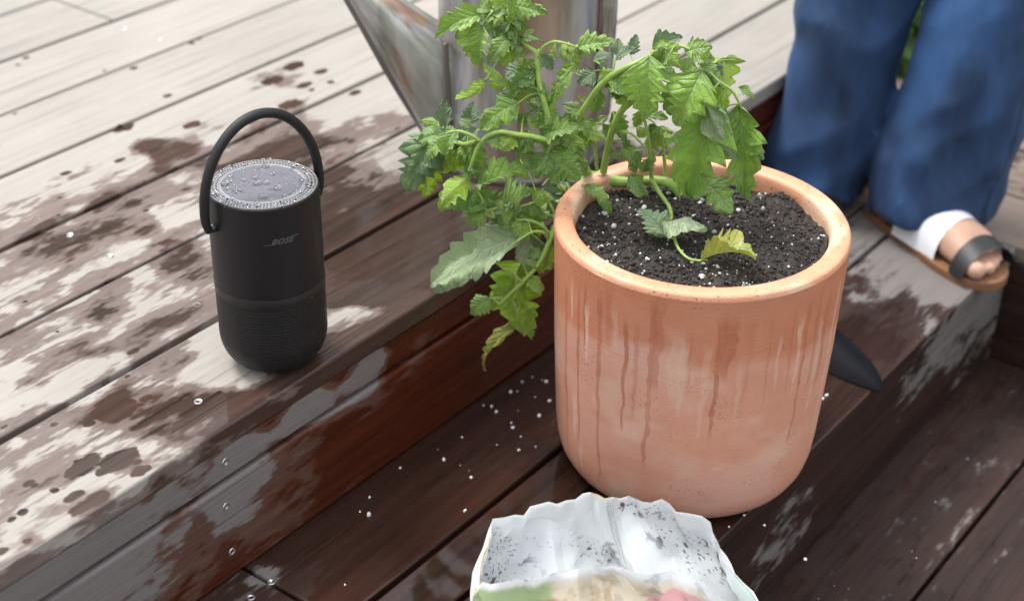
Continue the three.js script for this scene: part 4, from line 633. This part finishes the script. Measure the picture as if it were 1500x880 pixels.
  // stems: photo points [x, y, off], radii in millimetres
  const stemTex = surface(64, 256, (u, v, o) => { const n = fbm(u * 6, v * 40, 3), m = fbm(u * 3, v * 8 + 3, 2); o[0] = 0.20 + 0.10 * n + 0.05 * m; o[1] = 0.36 + 0.10 * n; o[2] = 0.055 + 0.05 * n; o[3] = n; o[4] = 0.5; }, THREE.RepeatWrapping);
  const mStem = textured(stemTex, 0.0003, { clearcoat: 0.15 });
  const stems = [
    ['main_stem', [[996, 286, 0.075], [985, 270, 0.075], [955, 264, 0.085], [925, 267, 0.088], [885, 263, 0.088], [862, 257, 0.088], [852, 249, 0.086]], [5.5, 7.5, 6.6, 7.2, 8.2, 8.4, 6.5]],
    ['stem', [[858, 258, 0.085], [846, 277, 0.06], [833, 294, 0.045], [818, 322, 0.012], [806, 352, 0.0], [788, 388, -0.005], [760, 418, -0.01], [731, 446, -0.01]], [5.0, 4.8, 4.6, 4.4, 3.9, 3.3, 2.7, 2.2]],
    ['stem', [[868, 262, 0.086], [850, 274, 0.06], [832, 288, 0.07], [800, 305, 0.06], [770, 322, 0.05]], [4.2, 4, 3.5, 2.6, 1.6]],
    ['stem', [[884, 252, 0.086], [890, 220, 0.082], [898, 188, 0.075], [912, 160, 0.07], [924, 150, 0.068], [938, 128, 0.06], [948, 100, 0.05], [958, 78, 0.04], [985, 66, 0.035], [1010, 72, 0.03], [1030, 92, 0.03], [1040, 118, 0.03]], [5.2, 5, 4.7, 4.8, 4.2, 3.4, 2.8, 2.4, 2.1, 2, 1.8, 1.4]],
    ['stem', [[862, 252, 0.086], [848, 225, 0.06], [842, 196, 0.045], [846, 176, 0.04], [862, 150, 0.036], [881, 124, 0.03], [900, 108, 0.028], [926, 95, 0.03], [950, 84, 0.034]], [4.6, 4.6, 4.6, 4.6, 4.5, 4.3, 4, 3.6, 2.6]],
    ['stem', [[858, 250, 0.088], [842, 232, 0.06], [826, 208, 0.03], [806, 176, 0.012], [797, 150, 0.01], [790, 122, 0.015], [787, 92, 0.02], [786, 78, 0.022], [774, 68, 0.024], [762, 58, 0.026], [750, 40, 0.028], [736, 26, 0.03], [722, 17, 0.03]], [4.4, 4.2, 4.2, 4.3, 4.3, 4, 3.6, 3.4, 3, 2.6, 2.2, 1.8, 1.3]],
    ['stem', [[830, 212, 0.03], [800, 205, 0.0], [775, 199, -0.006], [758, 197, -0.008], [735, 193, -0.008], [716, 198, -0.006], [702, 212, -0.004], [694, 230, -0.004], [687, 250, -0.004]], [3.6, 3.6, 3.6, 3.5, 3.4, 3.1, 2.7, 2.3, 1.8]],
    ['stem', [[702, 206, -0.005], [690, 198, -0.006], [672, 192, -0.004], [655, 194, 0]], [2.4, 2.1, 1.8, 1.3]],
    ['stem', [[698, 206, -0.003], [682, 211, 0.01], [665, 206, 0.03], [645, 196, 0.05]], [2.8, 2.9, 2.8, 2]],
    ['stem', [[787, 84, 0.02], [797, 68, 0.016], [812, 61, 0.012], [830, 64, 0.01], [846, 69, 0.01]], [2.2, 2, 1.8, 1.6, 1.2]],
    ['stem', [[955, 268, 0.083], [953, 240, 0.075], [951, 212, 0.07], [945, 178, 0.07], [938, 160, 0.07]], [3.2, 3, 2.6, 2.2, 1.5]],
    ['stem', [[955, 262, 0.08], [966, 282, 0.062], [980, 302, 0.05], [985, 335, -0.01], [995, 365, -0.05], [1010, 379, -0.064], [1028, 382, -0.068]], [3.4, 3.2, 2.9, 2.4, 1.9, 1.6, 1.3]],
    ['stem', [[977, 262, 0.085], [974, 240, 0.085], [971, 212, 0.083], [965, 188, 0.083]], [3, 2.7, 2.3, 1.5]],
    ['stem', [[996, 280, 0.072], [999, 258, 0.07], [1000, 244, 0.068], [985, 222, 0.07], [975, 205, 0.072]], [2.4, 2.2, 1.8, 1.5, 1]],
    ['stem', [[875, 250, 0.084], [872, 215, 0.08], [868, 185, 0.078], [876, 180, 0.075]], [2.2, 1.9, 1.6, 1.2]],
    ['stem', [[925, 150, 0.068], [910, 134, 0.062], [895, 122, 0.058]], [2.4, 1.7, 1.3]],
    ['stem', [[910, 192, 0.07], [925, 196, 0.06], [945, 215, 0.058]], [2, 1.7, 1.3]],
    ['stem', [[1035, 100, 0.03], [1052, 118, 0.022], [1072, 132, 0.02], [1084, 152, 0.02]], [1.7, 1.9, 1.8, 1.5]],
    ['stem', [[804, 350, 0.0], [797, 341, -0.004], [783, 339, -0.006], [762, 350, -0.012], [735, 372, -0.02]], [2.3, 2.2, 2, 1.6, 1.0]],
    ['stem', [[806, 342, 0.004], [790, 328, 0.004], [772, 322, 0.004], [757, 322, 0.005]], [2.2, 1.9, 1.6, 1.2]],
    ['stem', [[735, 302, 0.0], [722, 306, 0], [712, 308, 0]], [1.4, 1.5, 1.2]],
    ['stem', [[818, 322, 0.012], [800, 292, 0.01], [792, 291, 0.008], [782, 296, 0.006], [760, 302, 0.004], [738, 301, 0.0]], [2, 1.8, 1.6, 1.5, 1.4, 1.3]],
    ['stem', [[766, 414, -0.01], [754, 402, -0.014], [748, 390, -0.014]], [1.9, 1.8, 1.2]],
    ['stem', [[738, 438, -0.01], [728, 436, -0.012], [716, 437, -0.014]], [1.0, 0.9, 0.7]],
    ['stem', [[746, 432, -0.008], [756, 452, 0.0], [760, 472, 0.004]], [1.4, 1.2, 0.9]],
  ];
  const joints = [];
  for (const [nm, pts, rad] of stems) {
    const w = pts.map(p => onPlant(...p)); part(nm, tube(w.map(loc), rad.map(r => r * 0.00078), 10, 6), mStem, plant);
    const c = new THREE.CatmullRomCurve3(w, false, 'centripetal'); for (let i = 0; i <= 24; i++) joints.push(c.getPoint(i / 24));
  }
  { // fine hairs on the stems
    const keep = seed; seed = 616; const im = new THREE.InstancedMesh(new THREE.ConeGeometry(0.00011, 1, 3).translate(0, 0.5, 0), std({ color: lin(0.55, 0.66, 0.35), roughness: 0.6 }), joints.length * 7), q = new THREE.Quaternion(); let n = 0;
    stems.forEach(([, pts, rad], si) => { const c = new THREE.CatmullRomCurve3(pts.map(p => loc(onPlant(...p))), false, 'centripetal'); for (let i = 0; i < 175; i++) { const t = rnd(), p = c.getPoint(t), tn = c.getTangent(t), f = t * (rad.length - 1), k = Math.min(rad.length - 2, Math.floor(f)), r = lerp(rad[k], rad[k + 1], f - k) * 0.00085, d = V(rr(-1, 1), rr(-1, 1), rr(-1, 1)); d.addScaledVector(tn, -d.dot(tn)).normalize(); q.setFromUnitVectors(V(0, 1, 0), d); im.setMatrixAt(n++, new THREE.Matrix4().compose(p.addScaledVector(d, r * 0.95), q, V(1, rr(0.0008, 0.002), 1))); } });
    im.count = n; im.name = 'stem_hairs'; im.userData.kind = 'stuff'; im.castShadow = im.receiveShadow = true; plant.add(im); seed = keep;
  }
  // leaves: base x, y, tip x, y, width over length, off at base, off at tip, roll in degrees, arch, kind
  const leaves = [
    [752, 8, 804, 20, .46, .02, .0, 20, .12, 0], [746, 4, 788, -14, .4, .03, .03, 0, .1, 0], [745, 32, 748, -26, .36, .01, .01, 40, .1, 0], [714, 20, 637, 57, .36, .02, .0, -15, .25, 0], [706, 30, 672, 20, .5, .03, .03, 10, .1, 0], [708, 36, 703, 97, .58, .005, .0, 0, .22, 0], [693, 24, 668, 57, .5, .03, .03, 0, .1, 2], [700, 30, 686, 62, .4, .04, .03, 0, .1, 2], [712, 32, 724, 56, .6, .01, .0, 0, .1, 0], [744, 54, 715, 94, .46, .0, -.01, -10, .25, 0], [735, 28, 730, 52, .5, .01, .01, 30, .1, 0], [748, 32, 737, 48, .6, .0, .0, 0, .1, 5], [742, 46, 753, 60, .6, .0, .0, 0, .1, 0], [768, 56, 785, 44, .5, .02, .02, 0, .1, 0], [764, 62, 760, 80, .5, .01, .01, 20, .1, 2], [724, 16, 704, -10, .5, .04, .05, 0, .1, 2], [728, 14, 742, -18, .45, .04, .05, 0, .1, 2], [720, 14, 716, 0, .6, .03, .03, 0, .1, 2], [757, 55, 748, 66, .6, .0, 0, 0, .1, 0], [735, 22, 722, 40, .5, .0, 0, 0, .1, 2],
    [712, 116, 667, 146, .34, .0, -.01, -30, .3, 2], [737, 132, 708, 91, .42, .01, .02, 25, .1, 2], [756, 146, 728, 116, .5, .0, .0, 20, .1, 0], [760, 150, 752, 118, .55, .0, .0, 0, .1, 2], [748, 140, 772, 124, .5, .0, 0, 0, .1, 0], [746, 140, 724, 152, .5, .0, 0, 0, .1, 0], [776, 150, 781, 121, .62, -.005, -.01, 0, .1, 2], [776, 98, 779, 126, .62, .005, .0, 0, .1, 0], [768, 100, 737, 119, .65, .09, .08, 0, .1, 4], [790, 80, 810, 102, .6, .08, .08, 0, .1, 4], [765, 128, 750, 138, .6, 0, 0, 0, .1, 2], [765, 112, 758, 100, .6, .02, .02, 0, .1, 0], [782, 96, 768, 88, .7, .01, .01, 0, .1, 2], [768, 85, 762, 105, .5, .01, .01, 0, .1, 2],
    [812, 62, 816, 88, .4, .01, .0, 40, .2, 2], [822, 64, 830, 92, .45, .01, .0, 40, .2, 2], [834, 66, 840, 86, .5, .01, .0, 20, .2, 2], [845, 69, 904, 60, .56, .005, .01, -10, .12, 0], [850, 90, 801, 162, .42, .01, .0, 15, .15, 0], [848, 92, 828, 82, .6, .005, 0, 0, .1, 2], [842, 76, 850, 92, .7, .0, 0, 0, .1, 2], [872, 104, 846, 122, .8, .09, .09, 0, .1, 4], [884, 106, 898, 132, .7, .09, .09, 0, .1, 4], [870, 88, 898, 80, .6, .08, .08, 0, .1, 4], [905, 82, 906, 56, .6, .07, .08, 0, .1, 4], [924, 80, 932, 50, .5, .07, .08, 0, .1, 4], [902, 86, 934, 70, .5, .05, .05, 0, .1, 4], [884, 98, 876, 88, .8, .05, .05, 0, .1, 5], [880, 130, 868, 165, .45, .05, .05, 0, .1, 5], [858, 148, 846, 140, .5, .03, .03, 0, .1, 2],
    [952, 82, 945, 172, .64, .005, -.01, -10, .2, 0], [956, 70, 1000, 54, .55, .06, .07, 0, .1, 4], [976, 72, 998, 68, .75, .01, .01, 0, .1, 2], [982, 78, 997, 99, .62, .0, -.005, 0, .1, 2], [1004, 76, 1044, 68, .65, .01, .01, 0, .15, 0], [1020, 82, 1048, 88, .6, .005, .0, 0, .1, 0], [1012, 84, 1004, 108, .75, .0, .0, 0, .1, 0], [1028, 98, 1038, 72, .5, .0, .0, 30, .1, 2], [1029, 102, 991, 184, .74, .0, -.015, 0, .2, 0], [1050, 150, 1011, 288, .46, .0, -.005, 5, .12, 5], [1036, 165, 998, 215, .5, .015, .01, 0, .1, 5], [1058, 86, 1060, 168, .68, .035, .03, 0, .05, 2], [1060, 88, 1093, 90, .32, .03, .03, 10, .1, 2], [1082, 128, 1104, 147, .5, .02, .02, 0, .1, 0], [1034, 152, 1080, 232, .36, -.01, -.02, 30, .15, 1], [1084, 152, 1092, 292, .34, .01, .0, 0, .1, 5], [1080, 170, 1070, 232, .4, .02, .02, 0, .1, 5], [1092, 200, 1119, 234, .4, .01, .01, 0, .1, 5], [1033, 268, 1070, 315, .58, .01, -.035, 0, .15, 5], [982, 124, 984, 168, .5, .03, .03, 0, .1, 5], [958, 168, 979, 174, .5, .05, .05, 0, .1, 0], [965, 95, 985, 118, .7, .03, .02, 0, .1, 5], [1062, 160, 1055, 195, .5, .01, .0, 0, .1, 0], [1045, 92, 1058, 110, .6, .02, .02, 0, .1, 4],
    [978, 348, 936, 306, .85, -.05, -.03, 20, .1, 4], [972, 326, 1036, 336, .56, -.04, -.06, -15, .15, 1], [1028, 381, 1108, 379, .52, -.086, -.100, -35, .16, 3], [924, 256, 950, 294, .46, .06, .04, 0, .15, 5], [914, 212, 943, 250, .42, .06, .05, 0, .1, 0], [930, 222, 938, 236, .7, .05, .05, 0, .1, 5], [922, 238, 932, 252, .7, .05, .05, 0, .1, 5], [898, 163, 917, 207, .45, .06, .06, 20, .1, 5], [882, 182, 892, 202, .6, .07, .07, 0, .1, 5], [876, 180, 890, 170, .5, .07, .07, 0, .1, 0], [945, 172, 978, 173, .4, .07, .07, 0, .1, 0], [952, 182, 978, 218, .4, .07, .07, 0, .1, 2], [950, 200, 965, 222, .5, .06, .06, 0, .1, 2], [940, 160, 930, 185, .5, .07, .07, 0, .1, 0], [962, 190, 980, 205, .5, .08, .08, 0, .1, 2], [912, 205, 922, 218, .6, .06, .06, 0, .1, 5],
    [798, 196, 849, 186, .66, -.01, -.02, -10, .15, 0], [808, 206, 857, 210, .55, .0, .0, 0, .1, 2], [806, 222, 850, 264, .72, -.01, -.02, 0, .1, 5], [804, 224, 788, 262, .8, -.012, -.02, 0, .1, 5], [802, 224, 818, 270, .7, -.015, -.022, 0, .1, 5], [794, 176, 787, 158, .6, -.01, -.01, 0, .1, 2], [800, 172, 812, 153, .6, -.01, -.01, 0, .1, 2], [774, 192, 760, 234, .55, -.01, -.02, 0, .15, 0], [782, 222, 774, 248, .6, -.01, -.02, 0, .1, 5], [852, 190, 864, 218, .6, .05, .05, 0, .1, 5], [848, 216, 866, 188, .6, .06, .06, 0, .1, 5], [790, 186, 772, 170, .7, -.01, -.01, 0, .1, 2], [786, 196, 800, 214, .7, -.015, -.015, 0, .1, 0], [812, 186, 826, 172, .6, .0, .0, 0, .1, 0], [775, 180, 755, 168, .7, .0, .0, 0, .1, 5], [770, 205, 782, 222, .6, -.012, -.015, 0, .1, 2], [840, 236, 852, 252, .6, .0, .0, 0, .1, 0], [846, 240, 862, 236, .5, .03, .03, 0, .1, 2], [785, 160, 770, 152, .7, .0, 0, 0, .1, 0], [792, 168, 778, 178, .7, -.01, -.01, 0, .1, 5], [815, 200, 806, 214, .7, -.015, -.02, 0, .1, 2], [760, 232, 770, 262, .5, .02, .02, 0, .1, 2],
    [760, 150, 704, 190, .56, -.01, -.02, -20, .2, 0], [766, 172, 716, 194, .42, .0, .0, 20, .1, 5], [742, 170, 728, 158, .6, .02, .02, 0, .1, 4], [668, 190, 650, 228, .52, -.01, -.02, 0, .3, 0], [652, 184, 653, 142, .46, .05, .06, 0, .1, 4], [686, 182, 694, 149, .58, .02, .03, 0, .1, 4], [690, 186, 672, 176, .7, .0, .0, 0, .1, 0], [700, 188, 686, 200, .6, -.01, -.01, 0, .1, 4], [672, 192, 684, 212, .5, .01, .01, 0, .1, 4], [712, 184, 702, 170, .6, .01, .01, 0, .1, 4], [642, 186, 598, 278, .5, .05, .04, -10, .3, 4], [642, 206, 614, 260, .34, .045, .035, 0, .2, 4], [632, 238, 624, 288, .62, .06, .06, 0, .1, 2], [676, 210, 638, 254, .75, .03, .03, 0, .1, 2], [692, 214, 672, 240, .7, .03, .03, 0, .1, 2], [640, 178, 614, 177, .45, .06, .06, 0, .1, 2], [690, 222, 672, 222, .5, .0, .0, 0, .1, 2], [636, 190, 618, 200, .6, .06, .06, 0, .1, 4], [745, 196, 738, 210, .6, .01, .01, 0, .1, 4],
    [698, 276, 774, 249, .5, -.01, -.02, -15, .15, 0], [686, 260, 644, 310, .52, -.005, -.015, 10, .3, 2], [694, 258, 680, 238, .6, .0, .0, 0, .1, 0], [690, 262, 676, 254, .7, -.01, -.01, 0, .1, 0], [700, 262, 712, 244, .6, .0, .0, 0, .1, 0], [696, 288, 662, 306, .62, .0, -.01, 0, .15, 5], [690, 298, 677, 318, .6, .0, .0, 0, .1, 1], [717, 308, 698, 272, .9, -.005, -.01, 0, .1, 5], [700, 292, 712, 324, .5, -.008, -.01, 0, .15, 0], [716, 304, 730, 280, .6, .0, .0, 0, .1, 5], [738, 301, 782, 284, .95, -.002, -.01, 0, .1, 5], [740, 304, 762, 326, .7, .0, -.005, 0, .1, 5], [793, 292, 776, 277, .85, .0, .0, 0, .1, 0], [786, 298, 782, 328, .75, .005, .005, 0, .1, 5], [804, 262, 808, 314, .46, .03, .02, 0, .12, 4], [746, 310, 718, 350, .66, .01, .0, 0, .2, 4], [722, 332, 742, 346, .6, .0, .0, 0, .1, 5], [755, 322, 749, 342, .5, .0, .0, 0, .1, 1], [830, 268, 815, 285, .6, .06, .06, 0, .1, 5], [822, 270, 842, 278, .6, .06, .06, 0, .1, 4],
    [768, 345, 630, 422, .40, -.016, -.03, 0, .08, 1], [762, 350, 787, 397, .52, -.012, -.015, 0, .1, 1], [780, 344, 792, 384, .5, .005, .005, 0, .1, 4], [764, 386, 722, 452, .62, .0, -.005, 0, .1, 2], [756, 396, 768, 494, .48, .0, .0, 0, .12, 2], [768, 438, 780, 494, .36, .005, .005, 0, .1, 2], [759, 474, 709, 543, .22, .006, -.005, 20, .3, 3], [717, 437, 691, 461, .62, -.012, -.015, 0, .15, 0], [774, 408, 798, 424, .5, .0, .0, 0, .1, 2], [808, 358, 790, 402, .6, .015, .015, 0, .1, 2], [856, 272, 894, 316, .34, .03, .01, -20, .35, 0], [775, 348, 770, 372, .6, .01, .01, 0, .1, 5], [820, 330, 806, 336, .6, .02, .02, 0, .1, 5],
  ];
  const listed = leaves.length;
  { // small leaves that fill the crowded middle of the plant
    const keep = seed; seed = 4242;
    for (const [n, x0, x1, y0, y1, s0, s1, o0, o1] of [[34, 750, 850, 148, 262, 14, 30, -0.012, 0.03], [16, 700, 765, 0, 60, 12, 24, 0, 0.03], [14, 725, 800, 95, 150, 12, 24, 0, 0.03], [18, 640, 720, 170, 235, 12, 26, 0, 0.04], [16, 675, 760, 250, 320, 14, 26, 0, 0.02], [16, 850, 935, 70, 150, 12, 28, 0.02, 0.07], [18, 960, 1060, 62, 150, 14, 28, 0.01, 0.05], [12, 880, 990, 150, 240, 12, 24, 0.05, 0.08], [10, 745, 815, 290, 400, 14, 28, 0.0, 0.02], [7, 690, 765, 5, 80, 26, 42, 0.0, 0.04], [9, 720, 805, 95, 190, 26, 44, 0.005, 0.05], [8, 640, 740, 180, 260, 26, 42, 0.005, 0.05], [7, 690, 790, 260, 330, 26, 40, 0.005, 0.04], [4, 960, 1060, 70, 160, 28, 44, 0.03, 0.06], [8, 775, 860, 160, 262, 28, 46, 0.0, 0.05], [4, 850, 930, 80, 160, 24, 40, 0.02, 0.06]])
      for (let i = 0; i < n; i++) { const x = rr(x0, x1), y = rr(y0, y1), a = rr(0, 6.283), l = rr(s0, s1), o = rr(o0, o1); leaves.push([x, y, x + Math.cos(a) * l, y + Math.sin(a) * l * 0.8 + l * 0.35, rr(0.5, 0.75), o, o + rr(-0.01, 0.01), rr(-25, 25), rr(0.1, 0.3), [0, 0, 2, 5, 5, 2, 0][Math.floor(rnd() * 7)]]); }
    seed = keep;
  }
  const petioleMat = mStem;
  leaves.forEach(([bx, by, tx, ty, w, o0, o1, roll, arch, kind], i) => {
    const b = onPlant(bx, by, o0 + 0.02), t = onPlant(tx, ty, o1 + 0.02);
    let best = null, bd = 1e9; for (const j of joints) { const d = j.distanceTo(b); if (d < bd) { bd = d; best = j; } }
    if (i >= listed && bd > 0.003) { const m = best.clone().sub(b).multiplyScalar(1 - 0.003 / bd); b.add(m); t.add(m); bd = 0; }
    const X = t.clone().sub(b).normalize(), L = t.distanceTo(b);
    const see = EYE.clone().sub(b).normalize().multiplyScalar(kind === 2 ? 0.9 : 0.72).add(V(0, kind === 2 ? 0.2 : 0.55, 0));
    const N = see.addScaledVector(X, -see.dot(X)).normalize().applyAxisAngle(X, (roll + (HT[i * 13 + 3] - 0.5) * 46) * Math.PI / 180);
    const under = kind === 1 || kind === 2; if (under) N.negate();
    const crinkled = kind === 3 && L > 0.045;
    const g = leaflet(loc(b), loc(t), w * (L < 0.03 ? 1.15 : 1.08), N, under ? -arch : arch, kind === 1 ? 0.4 : L > 0.035 ? 0.74 : 0.55, crinkled ? 0.5 : (HT[i * 29 + 8] - 0.55) * 0.9, i + 3);
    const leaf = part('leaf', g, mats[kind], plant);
    if (bd > 0.0015 && bd < 0.09) { const m = best.clone().lerp(b, 0.5).addScaledVector(V(0, 1, 0), bd * 0.12); const r = Math.min(0.0011, 0.0005 + L * 0.012); part('petiole', tube([loc(best), loc(m), loc(b), loc(b.clone().addScaledVector(X, L * 0.12))], [r * 1.3, r, r * 0.8, r * 0.5], 6, 4), petioleMat, leaf); }
  });
}
console.log('tomato');

// ---------------------------------------------------------------- green plant beyond the landing
{
  const c = onLevel(1305, 60, TREAD), shrub = thing('leafy_shrub', 'bright green leafy shrub growing beyond the landing behind the jeans', 'shrub', [c.x + 0.12, -0.62, c.z]);
  const one = new THREE.BufferGeometry(), P = [], I = []; for (let i = 0; i <= 6; i++) { const u = i / 6, w = Math.sin(u * Math.PI) * 0.22 + 0.004; for (const v of [-1, 0, 1]) P.push(u, -u * u * 0.25 + Math.abs(v) * 0.05, v * w); if (i < 6) { const q = i * 3; I.push(q, q + 1, q + 3, q + 1, q + 4, q + 3, q + 1, q + 2, q + 4, q + 2, q + 5, q + 4); } }
  one.setAttribute('position', new THREE.Float32BufferAttribute(P, 3)); one.setIndex(I); one.computeVertexNormals();
  const gs = [];
  for (let s = 0; s < 9; s++) { const a = rr(0, 6.28), top = V(Math.cos(a) * rr(0.03, 0.16), rr(0.45, 0.75), Math.sin(a) * rr(0.03, 0.2)); part('stem', tube([V(Math.cos(a) * 0.02, 0, Math.sin(a) * 0.02), top.clone().multiplyScalar(0.5), top], [0.006, 0.005, 0.002], 6, 4), std({ color: lin(0.12, 0.18, 0.05), roughness: 0.7 }), shrub);
    for (let k = 0; k < 26; k++) { const p = top.clone().multiplyScalar(rr(0.35, 1)), g = one.clone(); g.applyMatrix4(new THREE.Matrix4().compose(p, new THREE.Quaternion().setFromEuler(new THREE.Euler(rr(-0.5, 0.5), rr(0, 6.28), rr(-0.7, 0.6))), V(1, 1, 1).multiplyScalar(rr(0.06, 0.14)))); gs.push(g); } }
  const f = part('foliage', mergeGeometries(gs), phys({ color: lin(0.11, 0.24, 0.03), roughness: 0.95, transmission: 0.4, thickness: 0, clearcoat: 0.3, clearcoatRoughness: 0.4 }), shrub); f.userData.kind = 'stuff';
}

// ---------------------------------------------------------------- garden trees past the deck: out of the frame, they darken what the wet boards mirror
{
  const keep = seed; seed = 909;
  const tree = thing('garden_tree', 'tall leafy green garden tree beyond the timber deck', 'tree', [0, -0.62, 0], 0, 'garden trees beyond the deck');
  part('trunk', tube([V(0, 0, 0), V(0.03, 0.8, 0.02), V(-0.02, 1.7, 0), V(0.02, 2.6, 0.03), V(0, 3.6, 0)], [0.10, 0.08, 0.065, 0.045, 0.015], 10, 5), std({ color: lin(0.10, 0.075, 0.055), roughness: 0.9 }), tree);
  for (let i = 0; i < 9; i++) { const a = i * 2.4, y = 0.7 + i * 0.28; part('branch', tube([V(0, y, 0), V(Math.cos(a) * 0.3, y + 0.25, Math.sin(a) * 0.3), V(Math.cos(a) * 0.65, y + 0.35, Math.sin(a) * 0.65)], [0.03, 0.02, 0.008], 6, 4), std({ color: lin(0.10, 0.075, 0.055), roughness: 0.9 }), tree); }
  const P = [], I = [], q = new THREE.Quaternion();
  for (let i = 0; i < 5200; i++) {
    const a = rr(0, 6.283), h = rnd(), R = 0.95 * Math.sqrt(Math.sin(Math.min(1, h * 0.95 + 0.05) * Math.PI)) + 0.08, r = R * Math.pow(rnd(), 0.42) * (0.8 + 0.4 * noise(a * 2, h * 7)), c = V(Math.cos(a) * r, 0.15 + h * 3.95, Math.sin(a) * r), s = rr(0.05, 0.10);
    q.setFromEuler(new THREE.Euler(rr(-1.2, 1.2), rr(0, 6.28), rr(-1.2, 1.2)));
    const o = P.length / 3; for (const [x, z] of [[-1, 0], [0, -0.5], [1, 0], [0, 0.5]]) { const v = V(x * s, Math.abs(z) * s * 0.3, z * s).applyQuaternion(q).add(c); P.push(v.x, v.y, v.z); } I.push(o, o + 1, o + 2, o, o + 2, o + 3);
  }
  const g = new THREE.BufferGeometry(); g.setAttribute('position', new THREE.Float32BufferAttribute(P, 3)); g.setIndex(I); g.computeVertexNormals();
  part('crown', g, std({ color: lin(0.055, 0.10, 0.03), roughness: 0.9 }), tree).userData.kind = 'stuff';
  for (let i = 0; i < 10; i++) { const t = i ? tree.clone() : tree; if (i) { t.name = numbered('garden_tree'); scene.add(t); } const o = -5.2 + i * 1.15, d = 4.3 + (i % 3) * 0.5; t.position.set(1.3 + 0.8 * d + 0.6 * o, -0.62, -0.6 * d + 0.8 * o); t.rotation.y = i * 1.7; const k = 0.95 + 0.12 * ((i * 7) % 5) / 5; t.scale.set(k, k, k); }
  seed = keep;
}
renderer.render(scene, camera);
